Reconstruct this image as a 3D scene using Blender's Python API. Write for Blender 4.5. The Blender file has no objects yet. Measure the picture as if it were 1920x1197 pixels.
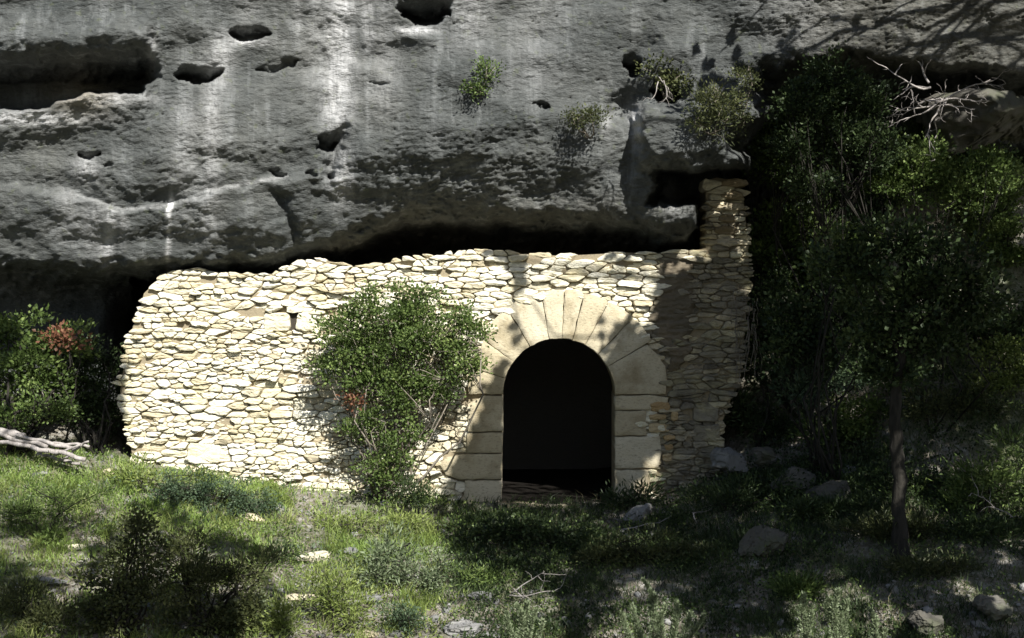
import bpy, math, random
import numpy as np
from mathutils import Vector, Matrix
rng = np.random.default_rng(7)
random.seed(7)
scene = bpy.context.scene
COL = scene.collection

# ------------------------------------------------------------------ world frame
S_PX = 0.007            # metres per photo pixel on the wall plane (y = 0)
CAM_D = 16.0
CAM_Z = 2.4
def at(u, v, y=0.0):
    k = (y + CAM_D) / CAM_D * S_PX
    return np.array([(u - 960) * k, y, CAM_Z - (v - 598.5) * k])
def px(m, y=0.0):       # pixels -> metres at depth y
    return m * S_PX * (y + CAM_D) / CAM_D
SUN = np.array([0.30, -0.69, 0.65]); SUN /= np.linalg.norm(SUN)

# ------------------------------------------------------------------ numpy noise
def _hash(i, j, k, seed):
    h = (i.astype(np.int64) * 374761393 + j.astype(np.int64) * 668265263 + k.astype(np.int64) * 2147483647 + seed * 1274126177) & 0xffffffff
    h = ((h ^ (h >> 13)) * 1274126177) & 0xffffffff
    h = ((h ^ (h >> 16)) * 2246822519) & 0xffffffff
    return ((h ^ (h >> 15)) & 0xffffff) / float(0xffffff)
def vnoise(x, y, z, seed=0):
    x, y, z = np.broadcast_arrays(np.asarray(x, float), np.asarray(y, float), np.asarray(z, float))
    i, j, k = np.floor(x), np.floor(y), np.floor(z)
    fx, fy, fz = x - i, y - j, z - k
    fx = fx * fx * fx * (fx * (fx * 6 - 15) + 10); fy = fy * fy * fy * (fy * (fy * 6 - 15) + 10); fz = fz * fz * fz * (fz * (fz * 6 - 15) + 10)
    i = i.astype(np.int64); j = j.astype(np.int64); k = k.astype(np.int64)
    r = 0
    for a in (0, 1):
        wa = fx if a else 1 - fx
        for b in (0, 1):
            wb = fy if b else 1 - fy
            for c in (0, 1):
                wc = fz if c else 1 - fz
                r = r + wa * wb * wc * _hash(i + a, j + b, k + c, seed)
    return r * 2 - 1
def fbm(x, y, z, oct=4, seed=0, gain=.5, lac=2.03):
    r = 0; a = 1.; s = 0
    for o in range(oct):
        f = lac ** o
        r = r + a * vnoise(np.asarray(x) * f + 13.7 * o, np.asarray(y) * f + 5.1 * o, np.asarray(z) * f + 9.3 * o, seed + o)
        s += a; a *= gain
    return r / s
def pn2(x, y, seed=0):
    x, y = np.broadcast_arrays(np.asarray(x, float), np.asarray(y, float))
    i, j = np.floor(x), np.floor(y); fx, fy = x - i, y - j
    i = i.astype(np.int64); j = j.astype(np.int64); k = np.zeros_like(i)
    wx = fx * fx * fx * (fx * (fx * 6 - 15) + 10); wy = fy * fy * fy * (fy * (fy * 6 - 15) + 10)
    r = 0
    for a in (0, 1):
        for b in (0, 1):
            h = _hash(i + a, j + b, k, seed) * 2 * math.pi
            r = r + (wx if a else 1 - wx) * (wy if b else 1 - wy) * (np.cos(h) * (fx - a) + np.sin(h) * (fy - b))
    return r * 1.5
def pf2(x, y, oct=4, seed=0, gain=.5, lac=2.03):
    x = np.asarray(x, float); y = np.asarray(y, float); r = 0; a = 1.; s = 0; ang = .6
    for o in range(oct):
        r = r + a * pn2(x, y, seed + o * 7); s += a; a *= gain
        x, y = (x * math.cos(ang) - y * math.sin(ang)) * lac + 11.3, (x * math.sin(ang) + y * math.cos(ang)) * lac + 4.7
        ang = .25
    return r / s * 1.3
def sstep(a, b, x):
    t = np.clip((np.asarray(x, float) - a) / (b - a), 0, 1)
    return t * t * (3 - 2 * t)

# ------------------------------------------------------------------ object helpers
def tag(o, label=None, cat=None, group=None, kind=None):
    if label: o['label'] = label
    if cat: o['category'] = cat
    if group: o['group'] = group
    if kind: o['kind'] = kind
    return o
def empty(name, loc, label=None, cat=None, group=None):
    o = bpy.data.objects.new(name, None); COL.objects.link(o)
    o.location = Vector([float(c) for c in loc]); o.empty_display_size = .2
    return tag(o, label, cat, group)
def link_mesh(name, me, mat, parent=None, smooth=True):
    o = bpy.data.objects.new(name, me); COL.objects.link(o)
    if mat: me.materials.append(mat)
    if parent:
        o.parent = parent
        o.matrix_parent_inverse = Matrix.Translation(-parent.location)
    if smooth: me.polygons.foreach_set('use_smooth', [True] * len(me.polygons))
    return o
def np_mesh(name, V, F, attrs=None):
    """V (n,3), F (m,k) constant face size."""
    me = bpy.data.meshes.new(name)
    V = np.asarray(V, np.float32); F = np.asarray(F, np.int32)
    k = F.shape[1]
    me.vertices.add(len(V)); me.vertices.foreach_set('co', V.ravel())
    me.loops.add(F.size); me.loops.foreach_set('vertex_index', F.ravel())
    me.polygons.add(len(F))
    me.polygons.foreach_set('loop_start', np.arange(0, F.size, k, dtype=np.int32))
    me.polygons.foreach_set('loop_total', np.full(len(F), k, np.int32))
    for n, a in (attrs or {}).items():
        at_ = me.attributes.new(n, 'FLOAT', 'POINT'); at_.data.foreach_set('value', np.asarray(a, np.float32))
    me.update(calc_edges=True); me.validate()
    return me
def grid_faces(nu, nv):
    i = np.arange(nv - 1)[:, None] * nu + np.arange(nu - 1)[None, :]
    i = i.ravel()
    return np.stack([i, i + 1, i + nu + 1, i + nu], 1)

class MB:
    def __init__(s): s.V = []; s.F = []; s.n = 0; s.T = []
    def add(s, V, F, t=.5):
        for f in F: s.F.append([a + s.n for a in f])
        s.V.extend([tuple(map(float, v)) for v in V]); s.n += len(V); s.T.extend([t] * len(V))
    def tube(s, pts, rad, sides=6, t=.5):
        pts = [np.asarray(p, float) for p in pts]; V = []; F = []
        n = len(pts)
        for i, p in enumerate(pts):
            d = pts[min(i + 1, n - 1)] - pts[max(i - 1, 0)]; d = d / (np.linalg.norm(d) + 1e-9)
            a = np.cross(d, [0.31, 0.2, .93] if abs(d[2]) < .9 else [1, 0, 0]); a /= np.linalg.norm(a) + 1e-9
            b = np.cross(d, a)
            r = rad[i] if hasattr(rad, '__len__') else rad
            for k in range(sides):
                w = 2 * math.pi * k / sides
                V.append(p + (a * math.cos(w) + b * math.sin(w)) * r)
        for i in range(n - 1):
            for k in range(sides):
                k2 = (k + 1) % sides
                F.append([i * sides + k, i * sides + k2, (i + 1) * sides + k2, (i + 1) * sides + k])
        F.append(list(range(sides))[::-1]); F.append([(n - 1) * sides + k for k in range(sides)])
        s.add(V, F, t)
    def build(s, name, mat, parent=None, smooth=True):
        me = bpy.data.meshes.new(name); me.from_pydata(s.V, [], s.F)
        a = me.attributes.new('tint', 'FLOAT', 'POINT'); a.data.foreach_set('value', s.T)
        me.update()
        return link_mesh(name, me, mat, parent, smooth)

# ------------------------------------------------------------------ materials
class NT:
    def __init__(s, name):
        s.m = bpy.data.materials.new(name); s.m.use_nodes = True
        s.t = s.m.node_tree; s.t.nodes.clear()
        s.out = s.t.nodes.new('ShaderNodeOutputMaterial')
    def n(s, typ, **kw):
        nd = s.t.nodes.new(typ)
        for k, v in kw.items():
            if k.startswith('i_'):
                key = k[2:]
                nd.inputs[int(key) if key.isdigit() else key.replace('_', ' ')].default_value = v
            else: setattr(nd, k, v)
        return nd
    def l(s, a, b): s.t.links.new(a, b)
    def ramp(s, fac, stops, interp='LINEAR'):
        r = s.n('ShaderNodeValToRGB'); r.color_ramp.interpolation = interp
        el = r.color_ramp.elements
        while len(el) > 1: el.remove(el[-1])
        el[0].position = stops[0][0]; el[0].color = (*stops[0][1], 1)
        for p, c in stops[1:]:
            e = el.new(p); e.color = (*c, 1)
        s.l(fac, r.inputs[0]); return r.outputs[0]
    def noise(s, vec, scale, detail=5, rough=.55, dist=0., lac=2.):
        nd = s.n('ShaderNodeTexNoise'); nd.inputs['Scale'].default_value = scale; nd.inputs['Detail'].default_value = detail
        nd.inputs['Roughness'].default_value = rough; nd.inputs['Distortion'].default_value = dist; nd.inputs['Lacunarity'].default_value = lac
        s.l(vec, nd.inputs['Vector']); return nd.outputs['Fac']
    def mapping(s, vec, scale=(1, 1, 1), rot=(0, 0, 0)):
        nd = s.n('ShaderNodeMapping'); nd.inputs['Scale'].default_value = scale; nd.inputs['Rotation'].default_value = rot
        s.l(vec, nd.inputs['Vector']); return nd.outputs[0]
    def mix(s, fac, a, b, mode='MIX'):
        nd = s.n('ShaderNodeMix', data_type='RGBA', blend_type=mode)
        for val, inp in ((fac, nd.inputs[0]), (a, nd.inputs[6]), (b, nd.inputs[7])):
            if hasattr(val, 'node'): s.l(val, inp)
            else: inp.default_value = val if not isinstance(val, tuple) else (*val, 1)
        return nd.outputs[2]
    def math(s, op, a, b=0., clamp=False):
        nd = s.n('ShaderNodeMath', operation=op, use_clamp=clamp)
        for val, inp in ((a, nd.inputs[0]), (b, nd.inputs[1])):
            if hasattr(val, 'node'): s.l(val, inp)
            else: inp.default_value = val
        return nd.outputs[0]
    def bump(s, h, strength, dist, prev=None):
        nd = s.n('ShaderNodeBump'); nd.inputs['Strength'].default_value = strength; nd.inputs['Distance'].default_value = dist
        s.l(h, nd.inputs['Height'])
        if prev: s.l(prev, nd.inputs['Normal'])
        return nd.outputs[0]
    def attr(s, name):
        nd = s.n('ShaderNodeAttribute', attribute_name=name); return nd.outputs['Fac']
    def finish(s, col, nrm=None, rough=.85, spec=.2):
        p = s.n('ShaderNodeBsdfPrincipled'); s.l(col, p.inputs['Base Color'])
        p.inputs['Roughness'].default_value = rough; p.inputs['Specular IOR Level'].default_value = spec
        if nrm: s.l(nrm, p.inputs['Normal'])
        s.l(p.outputs[0], s.out.inputs[0]); return s.m

def mat_cliff():
    t = NT('cliff_rock'); co = t.n('ShaderNodeTexCoord').outputs['Object']
    wide = t.mapping(co, (1, 1, 2.3), (0, .12, 0))
    big = t.noise(co, .55, 5, .6)
    mid = t.noise(wide, 3.2, 6, .65, .4)
    fine = t.noise(wide, 17, 5, .7, .3)
    vert = t.noise(t.mapping(co, (3.2, 3.2, .22)), 1.6, 5, .62, .3)
    base = t.ramp(big, [(.32, (.042, .047, .046)), (.5, (.072, .077, .075)), (.7, (.108, .111, .104))])
    base = t.mix(t.math('MULTIPLY', t.ramp(mid, [(.35, (1, 1, 1)), (.55, (0, 0, 0))]), .45), base, (.055, .058, .056))
    base = t.mix(t.math('MULTIPLY', t.ramp(fine, [(.58, (0, 0, 0)), (.75, (1, 1, 1))]), .38), base, (.30, .30, .29))
    base = t.mix(t.math('MULTIPLY', t.ramp(vert, [(.52, (0, 0, 0)), (.75, (1, 1, 1))]), .38), base, (.30, .31, .31))
    base = t.mix(t.math('MULTIPLY', t.ramp(vert, [(.26, (1, 1, 1)), (.42, (0, 0, 0))]), .5), base, (.06, .062, .058))
    pale = t.math('MULTIPLY', t.attr('pale'), t.ramp(t.noise(t.mapping(co, (7, 7, .9)), 3, 4, .7), [(.3, (.35, .35, .35)), (.62, (1, 1, 1))]), True)
    base = t.mix(pale, base, (.56, .56, .56))
    och = t.math('MULTIPLY', t.attr('ochre'), t.ramp(fine, [(.3, (.3, .3, .3)), (.6, (1, 1, 1))]), True)
    base = t.mix(och, base, (.30, .25, .17))
    lich = t.noise(co, 9, 3, .6)
    base = t.mix(t.math('MULTIPLY', t.ramp(lich, [(.62, (0, 0, 0)), (.7, (1, 1, 1))]), .3), base, (.10, .115, .055))
    base = t.mix(t.attr('soot'), base, (.10, .092, .078))  # deep recess tone: colour set by depth to tune how black the shade reads
    flake = t.noise(t.mapping(co, (1, 1, 2.8), (0, .25, 0)), 9, 4, .62, .6)
    h1 = t.ramp(flake, [(.3, (0, 0, 0)), (.5, (.8, .8, .8)), (.72, (1, 1, 1))])
    b = t.bump(h1, .55, .03)
    b = t.bump(fine, .8, .02, b)
    v = t.n('ShaderNodeTexVoronoi'); v.inputs['Scale'].default_value = 38; t.l(wide, v.inputs['Vector'])
    b = t.bump(v.outputs['Distance'], .3, .01, b)
    return t.finish(base, b, .95, .1)

def mat_stone(name, stops, dark=.5, scale=1., bump=.6, stain=(.20, .15, .08), stainamt=.35):
    t = NT(name); co = t.n('ShaderNodeTexCoord').outputs['Object']
    tint = t.attr('tint')
    n1 = t.noise(co, 6 * scale, 6, .6, .5); n2 = t.noise(t.mapping(co, (1, 1, 2)), 28 * scale, 5, .7)
    f = t.math('ADD', t.math('MULTIPLY', tint, .7), t.math('MULTIPLY', n1, .3))
    base = t.ramp(f, stops)
    base = t.mix(t.math('MULTIPLY', t.ramp(n2, [(.3, (1, 1, 1)), (.48, (0, 0, 0))]), dark), base, (.10, .085, .06))
    base = t.mix(t.math('MULTIPLY', t.ramp(t.noise(co, 1.7, 5, .65), [(.5, (0, 0, 0)), (.68, (1, 1, 1))]), stainamt), base, stain)
    b = t.bump(n1, bump * .6, .03); b = t.bump(n2, bump, .012, b)
    b = t.bump(t.noise(co, 90, 3, .6), bump * .6, .004, b)
    return t.finish(base, b, .9, .15)

def mat_leaf(name, stops, trans=.28, rough=.5, spec=.25):
    t = NT(name)
    base = t.ramp(t.attr('tint'), stops)
    p = t.n('ShaderNodeBsdfPrincipled'); t.l(base, p.inputs['Base Color'])
    p.inputs['Roughness'].default_value = rough; p.inputs['Specular IOR Level'].default_value = spec
    tr = t.n('ShaderNodeBsdfTranslucent'); t.l(base, tr.inputs[0])
    mx = t.n('ShaderNodeMixShader'); mx.inputs[0].default_value = trans
    t.l(p.outputs[0], mx.inputs[1]); t.l(tr.outputs[0], mx.inputs[2]); t.l(mx.outputs[0], t.out.inputs[0])
    return t.m

def mat_bark(name, a, b):
    t = NT(name); co = t.n('ShaderNodeTexCoord').outputs['Object']
    n = t.noise(t.mapping(co, (1, 1, .25)), 26, 5, .65, .5)
    n2 = t.noise(co, 3, 3, .5)
    c = t.ramp(n, [(.3, a), (.65, b)]); c = t.mix(t.math('MULTIPLY', n2, .4), c, a)
    return t.finish(c, t.bump(n, .9, .02), .9, .15)

def mat_ground():
    t = NT('hillside_soil'); co = t.n('ShaderNodeTexCoord').outputs['Object']
    n1 = t.noise(co, .9, 6, .65); n2 = t.noise(co, 12, 6, .7); n3 = t.noise(co, 60, 3, .7)
    c = t.ramp(n2, [(.3, (.10, .085, .06)), (.5, (.21, .19, .155)), (.68, (.40, .39, .36))])
    c = t.mix(t.math('MULTIPLY', t.ramp(n1, [(.40, (1, 1, 1)), (.55, (0, 0, 0))]), .7), c, (.062, .085, .028))
    c = t.mix(t.attr('soot'), c, (.012, .010, .008))  # floor behind the doorway blackened, inner darkness put into its colour
    b = t.bump(n2, .9, .05); b = t.bump(n3, .8, .02, b)
    return t.finish(c, b, .95, .1)

M = {}
M['cliff'] = mat_cliff()
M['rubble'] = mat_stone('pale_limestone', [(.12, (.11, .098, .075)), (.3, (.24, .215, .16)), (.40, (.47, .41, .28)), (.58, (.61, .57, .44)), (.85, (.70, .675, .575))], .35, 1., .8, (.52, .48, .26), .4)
M['dressed'] = mat_stone('dressed_limestone', [(.1, (.30, .255, .165)), (.45, (.44, .385, .265)), (.85, (.54, .49, .37))], .55, .8, .9, (.21, .165, .09), .8)
M['ochre'] = mat_stone('ochre_stone', [(.1, (.30, .20, .09)), (.5, (.40, .29, .15)), (.85, (.46, .37, .22))], .4, 1., .7)
M['weathered'] = mat_stone('weathered_brown_stone', [(.1, (.15, .12, .075)), (.5, (.27, .22, .14)), (.85, (.42, .37, .27))], .5, 1., .8)
M['core'] = mat_stone('earth_mortar', [(.2, (.26, .22, .15)), (.8, (.40, .35, .25))], .5, 1.2, .8)
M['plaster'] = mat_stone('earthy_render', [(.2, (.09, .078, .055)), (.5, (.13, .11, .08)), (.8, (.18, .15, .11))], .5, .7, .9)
M['rock'] = mat_stone('grey_rock', [(.2, (.13, .13, .125)), (.5, (.21, .21, .205)), (.8, (.31, .305, .295))], .45, 1., .8, (.12, .12, .10), .4)
M['darkrock'] = mat_stone('dark_rock', [(.2, (.06, .058, .05)), (.5, (.095, .09, .078)), (.8, (.14, .135, .12))], .5, .8, .9, (.06, .075, .03), .6)
M['ground'] = mat_ground()
M['bark'] = mat_bark('dark_bark', (.014, .013, .011), (.045, .041, .034))
M['barkpale'] = mat_bark('pale_bark', (.12, .10, .08), (.30, .27, .22))
M['deadwood'] = mat_bark('bleached_wood', (.18, .16, .145), (.44, .41, .39))
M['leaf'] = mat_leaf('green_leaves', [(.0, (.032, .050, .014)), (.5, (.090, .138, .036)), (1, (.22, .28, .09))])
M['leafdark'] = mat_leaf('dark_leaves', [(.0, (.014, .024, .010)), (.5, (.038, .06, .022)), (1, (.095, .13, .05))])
M['leafyel'] = mat_leaf('yellow_green_leaves', [(.0, (.08, .11, .025)), (.5, (.17, .22, .055)), (1, (.30, .34, .12))])
M['leafsilver'] = mat_leaf('silvery_leaves', [(.0, (.07, .10, .05)), (.5, (.15, .19, .10)), (1, (.30, .34, .22))])
M['leafblue'] = mat_leaf('blue_green_leaves', [(.0, (.03, .05, .028)), (.5, (.075, .115, .06)), (1, (.17, .22, .13))])
M['leafbrown'] = mat_leaf('brown_olive_leaves', [(.0, (.024, .030, .012)), (.5, (.06, .072, .027)), (1, (.14, .15, .06))])
M['leafred'] = mat_leaf('reddish_leaves', [(.0, (.09, .045, .025)), (.5, (.19, .085, .05)), (1, (.30, .17, .10))])
M['grass'] = mat_leaf('grass_blades', [(.0, (.10, .16, .03)), (.45, (.21, .31, .07)), (.8, (.30, .39, .12)), (1, (.46, .45, .26))])
M['straw'] = mat_leaf('dry_straw', [(.0, (.12, .11, .06)), (.5, (.22, .20, .12)), (1, (.36, .34, .22))])
M['soot'] = mat_stone('cave_earth', [(.2, (.03, .027, .02)), (.8, (.06, .05, .04))], .4)  # near black for the loophole sheet, shade painted as colour

# ------------------------------------------------------------------ terrain
Z0X = [-14, -9, -6, -5, -3.5, -1.8, 0, 1.3, 2, 2.7, 4, 5.5, 7, 9, 14]
Z0Z = [1.2, .95, .80, .55, .28, .08, 0, 0, .08, .34, .6, .9, 1.2, 1.5, 2.2]
def zg(x, y, rough=True):
    x = np.asarray(x, float); y = np.asarray(y, float)
    z0 = np.interp(x, Z0X, Z0Z)
    front = np.interp(-y, [0, 2, 7, 9, 12, 16, 24, 45], [0, -.48, -1.75, -1.7, -.9, .8, 3.5, 9])
    z = z0 * np.clip(1 + y / 7., 0, 1) + np.where(y < 0, front, 0)
    back = sstep(2.5, 3.5, x)
    bank = np.interp(y, [0, .6, 3.4, 5], [0, .45, 3.75, 4.1])
    z = z + np.where(y > 0, bank * back, 0)
    z = z + sstep(3.9, 5.6, x) * np.interp(y, [-1.1, 0, .8, 2.2], [0, 1.1, 2.6, 1.2])
    lb = sstep(-5.2, -6.0, x) * np.interp(y, [0, 1.2], [0, .5])
    z = z + np.where(y > 0, lb, 0)
    z = np.where((y > .0) & (x < 2.6) & (x > -5.1), z0 - .02, z)
    if rough:
        a = np.where((y > -.15) & (x > -5) & (x < 2.5), .15, 1.)
        z = z + a * (.11 * fbm(x * .9, y * .9, 0, 3, 3) + .045 * fbm(x * 4, y * 4, 0, 3, 9))
    return z
def ground_at(u, v):
    ys = np.linspace(-14, 3.5, 700)
    k = (ys + CAM_D) / CAM_D * S_PX
    X = (u - 960) * k; Z = CAM_Z - (v - 598.5) * k
    hit = np.nonzero(Z <= zg(X, ys))[0]
    i = hit[0] if len(hit) else len(ys) - 1
    return np.array([X[i], ys[i], float(zg(X[i], ys[i]))])

def axis(dense0, dense1, step, lo, hi, grow=1.25):
    a = list(np.arange(dense0, dense1 + 1e-6, step)); s = step; x = a[-1]
    while x < hi: s = s * grow; x += s; a.append(x)
    s = step; x = a[0]; pre = []
    while x > lo: s = s * grow; x -= s; pre.append(x)
    return np.array(pre[::-1] + a)
gx = axis(-7.5, 8.5, .05, -45, 45); gy = axis(-6, 4.2, .05, -45, 6)
GX, GY = np.meshgrid(gx, gy)
GZ = zg(GX, GY)
recess_shade = (sstep(.0, .12, GY) * (GX > -5) * (GX < 2.6)).ravel()
me = np_mesh('ground', np.stack([GX.ravel(), GY.ravel(), GZ.ravel()], 1), grid_faces(len(gx), len(gy)), {'soot': recess_shade})
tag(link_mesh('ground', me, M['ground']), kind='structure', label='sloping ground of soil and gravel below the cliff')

# ------------------------------------------------------------------ cliff
def P(u, us, vs): return np.interp(u, us, vs)
def hole(u, v, cu, cv, ru, rv, depth, lip=.18, rot=0.):
    """hollow with a rolled roof and a sharp lower lip"""
    c, s = math.cos(rot), math.sin(rot)
    a = ((u - cu) * c + (v - cv) * s) / ru; b = (-(u - cu) * s + (v - cv) * c) / rv
    w = np.clip(1 - a * a, 0, 1) ** .5                      # half height of the hole at this column
    ramp = np.clip((np.where(w > 0, b / np.maximum(w, .05), 9) + 1.7) / 2.3, 0, 1) ** 2.2 * (1 - sstep(.8, .8 + lip, b / np.maximum(w, .05)))
    return depth * ramp * sstep(0, .35, w)
def blob(u, v, cu, cv, ru, rv, p=1.):
    d = ((u - cu) / ru) ** 2 + ((v - cv) / rv) ** 2
    return np.exp(-d * p)
def cliff_depth(u, v):
    # wobble the coordinates so no drawn line is straight
    wu = 14 * pf2(u / 70, v / 50, 3, 21) + 5 * pf2(u / 17, v / 13, 3, 23); wv = 12 * pf2(u / 60, v / 45, 3, 22) + 3.5 * pf2(u / 16, v / 10, 3, 24)
    U, V = u + wu, v + wv
    # base lean (overhanging towards the viewer with height)
    D = np.interp(V, [-1200, -400, 0, 200, 330, 450], [-2.2, -1.6, -1.0, -.84, -.70, -.58])
    D = D + (1 - sstep(480, 700, U)) * np.interp(V, [150, 330, 450, 520], [0, .10, .30, .36])
    # ---- left half: stepped shelves
    left = 1 - sstep(560, 700, U)
    # gentle step line from (0,355) - (230,392) - (420,350) - (560,325)
    line = P(U, [-300, 0, 130, 230, 320, 420, 560, 640], [330, 350, 362, 392, 386, 352, 326, 330])
    D += left * .075 * (sstep(-90, -4, V - line) - 2.0 * sstep(-4, 8, V - line) * (1 - sstep(8, 170, V - line)) * .7)
    # lower edge of the cliff on the left, turning under
    edge = P(U, [-400, 0, 120, 240, 330, 520, 620, 700, 760, 1000, 1200, 1260, 1320, 1400], [470, 478, 486, 480, 476, 468, 440, 400, 378, 384, 408, 416, 412, 404])
    D += np.where(V > edge, 1, 0) * 0 + .9 * sstep(0, 62, V - edge) * 1.0
    D += 1.9 * sstep(25, 100, V - edge) * (.25 + .75 * sstep(190, 270, U))
    # big bulge undercut: shoulder to lip
    sh = P(U, [560, 620, 690, 740, 880, 1050, 1150, 1230], [330, 312, 285, 258, 248, 285, 330, 380])
    m = sstep(570, 680, U) * (1 - sstep(1190, 1260, U))
    D += m * (.24 * sstep(0, 150, V - sh) - .10 * blob(V, 0, 240, 0, 90, 1, 1.0) + .16)
    D += -m * .10 * blob(U, V, 920, 250, 220, 70)
    # broad swell left of it
    D += -.20 * blob(U, V, 440, 415, 110, 60) - .14 * blob(U, V, 90, 430, 120, 60)
    D += .13 * np.exp(-((U - P(V, [360, 480], [522, 566])) / 14.) ** 2) * sstep(350, 380, V) * (1 - sstep(470, 500, V))
    D += .16 * np.exp(-((U - P(V, [230, 270, 340], [648, 630, 606])) / 13.) ** 2) * sstep(225, 250, V) * (1 - sstep(330, 360, V))
    D += left * .16 * sstep(560, 600, U) * sstep(330, 380, V)
    D += -.16 * blob(U, V, 400, 250, 190, 90) - .10 * blob(U, V, 120, 330, 150, 60) + .15 * blob(U, V, 620, 200, 45, 180)
    # ---- long slit on the left
    top = P(U, [-500, 0, 120, 200, 290], [150, 148, 140, 138, 142]); bot = P(U, [-500, 0, 60, 100, 165, 200, 270, 292], [208, 205, 203, 199, 172, 172, 174, 150])
    e = 1 - sstep(270, 300, U)
    D += e * (1.35 * np.clip((V - (top - 80)) / 92, 0, 1) ** 2.3 * (1 - sstep(bot - 4, bot + 5, V)))
    D += -e * .24 * blob(V, 0, 78, 0, 38, 1, 1)
    D += -e * .15 * sstep(bot - 2, bot + 6, V) * (1 - sstep(bot + 6, bot + 90, V))
    D += hole(U, V, 368, 140, 44, 20, .5, .15, -.05)
    D += hole(U, V, 466, 62, 40, 13, .4, .2, 0.)
    D += hole(U, V, 800, 18, 50, 36, .7, .12, .0)
    D += -.05 * blob(U, V, 770, 70, 60, 14)
    D += hole(U, V, 163, 286, 20, 9, .2, .3)
    D += hole(U, V, 614, 264, 20, 27, .35, .3, .4)
    D += hole(U, V, 520, 125, 40, 9, .12, .4, -.2)
    D += hole(U, V, 583, 326, 8, 9, .2, .4) + hole(U, V, 518, 324, 16, 6, .15, .4) + hole(U, V, 618, 326, 8, 12, .22, .4)
    D += hole(U, V, 1014, 197, 17, 5, .16, .4) + hole(U, V, 712, 155, 26, 6, .07, .4) + hole(U, V, 210, 310, 8, 6, .1, .4)
    D += hole(U, V, 1188, 120, 19, 21, .5, .4) + hole(U, V, 1250, 165, 28, 32, .5, .3)
    # ---- right lobe
    g = sstep(1185, 1215, U) * (1 - sstep(1385, 1430, U)) * sstep(185, 215, V)
    D += -.42 * g * (1 - sstep(268, 335, V)) + .3 * blob(U, V, 1172, 205, 30, 30) + .10 * blob(U, V, 1180, 300, 22, 70)
    g2 = sstep(1215, 1240, U) * (1 - sstep(1390, 1400, U))
    D += g2 * 1.8 * sstep(312, 332, V) * (1 - sstep(372, 392, V) * (1 - sstep(1296, 1316, U)))
    # ---- far right recess under the upper band
    r = sstep(1375, 1480, U + 55 * pf2(V / 60, U / 90, 3, 66) + np.interp(V, [60, 130, 220, 330], [-40, -30, 10, 25]))
    cut = P(U, [1380, 1440, 1600, 1700, 1900, 2400], [125, 108, 96, 108, 132, 140])
    rec = np.where(V > 250, 3.55, 3.4) + 1.0
    D = D + r * sstep(cut - 6, cut + 40, V) * (.8 + 1.0 * sstep(cut, cut + 130, V)) + r * 1.0 * sstep(250, 400, V)
    D += hole(U, V, 1905, 178, 60, 40, 1.2, .3)
    # maximum recess behind everything
    D = np.minimum(D, 4.2)
    D = np.where((V > 520), np.maximum(D, np.where(U < 240, .45, np.where(U < 1420, 3.6, D))), D)
    return D
cu = axis(-40, 1960, 2.6, -1500, 3500); cv = axis(-30, 560, 2.6, -1150, 1050)
CU, CV = np.meshgrid(cu, cv)
D = cliff_depth(CU, CV)
wx = (CU - 960) * S_PX; wz = CAM_Z - (CV - 598.5) * S_PX
D = D + .20 * pf2(wx * .5, wz * .8, 3, 31) + .035 * pf2(wx * 2.0, wz * 3, 3, 33)
rgh = .6 + .35 * sstep(-.1, .4, pf2(wx * .5, wz * .5, 2, 5)) + .9 * blob(CU, CV, 930, 330, 280, 90) + .45 * sstep(1250, 1500, CU)
ax_, az_ = wx + wz * .25, wz - wx * .10
fl = pf2(ax_ * 8, az_ * 27, 4, 41, .62)
D = D - .017 * rgh * np.abs(fl) ** .8 * np.sign(fl) - .010 * rgh * pf2(ax_ * 24, az_ * 55, 2, 47)
pits = pf2(wx * 6, wz * 12, 3, 51)
D = D + .035 * sstep(.62, .85, pits)
k = (D + CAM_D) / CAM_D * S_PX
VX = (CU - 960) * k; VZ = CAM_Z - (CV - 598.5) * k
# natural stains: pale mineral streaks washed down the rock
streak = np.zeros_like(CU)
def st(cx, v0, v1, w, a, drift=0.):
    global streak
    c = cx + drift * (CV - v0) + 6 * fbm(CV / 60, cx, 0, 2, 61)
    streak = np.maximum(streak, a * np.exp(-((CU - c) / w) ** 2) * sstep(v0 - 20, v0 + 30, CV) * (1 - sstep(v1 - 70, v1 + 20, CV)))
st(655, -300, 260, 28, .75, -.04); st(690, -300, 120, 14, .5); st(395, 150, 470, 18, .38); st(425, 60, 190, 24, .5, -.2)
st(160, 296, 350, 22, 1.0, .1); st(205, 385, 520, 14, .6, -.03); st(285, 60, 140, 9, .5); st(560, -200, 90, 10, .3); st(880, -300, 110, 40, .3)
st(1195, 205, 290, 10, 1.2); st(1140, 215, 270, 8, .6); st(320, 350, 520, 5, .6, -.02); st(1245, 340, 415, 14, .6, .2); st(232, 395, 480, 10, .4)
st(130, 350, 480, 30, .25); st(600, -200, 200, 30, .22); st(345, 180, 460, 30, .2); st(180, 380, 500, 34, .35); st(720, -200, 240, 26, .2); st(1000, -200, 200, 60, .14); st(1500, -200, 110, 90, .2); st(460, -100, 60, 26, .25)
streak = np.maximum(streak, .9 * blob(CU, CV, 60, 222, 110, 12)); streak = np.maximum(streak, .55 * blob(CU, CV, 200, 186, 90, 12))
streak = np.maximum(streak, .9 * blob(CU, CV, 775, 57, 42, 7)); streak = np.maximum(streak, .7 * blob(CU, CV, 455, 80, 40, 8))
streak = np.maximum(streak, .55 * blob(CU, CV, 640, 330, 22, 55)); streak = np.maximum(streak, .3 * np.exp(-((CV - np.interp(CU, [0, 130, 230, 320, 420, 560], [350, 362, 392, 386, 352, 326])) / 4.5) ** 2) * (CU < 540) * (CU > 120))
streak = np.maximum(streak, 2.6 * blob(CU, CV, 318 - (CV - 390) * .2, 390, 5, 15))
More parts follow.
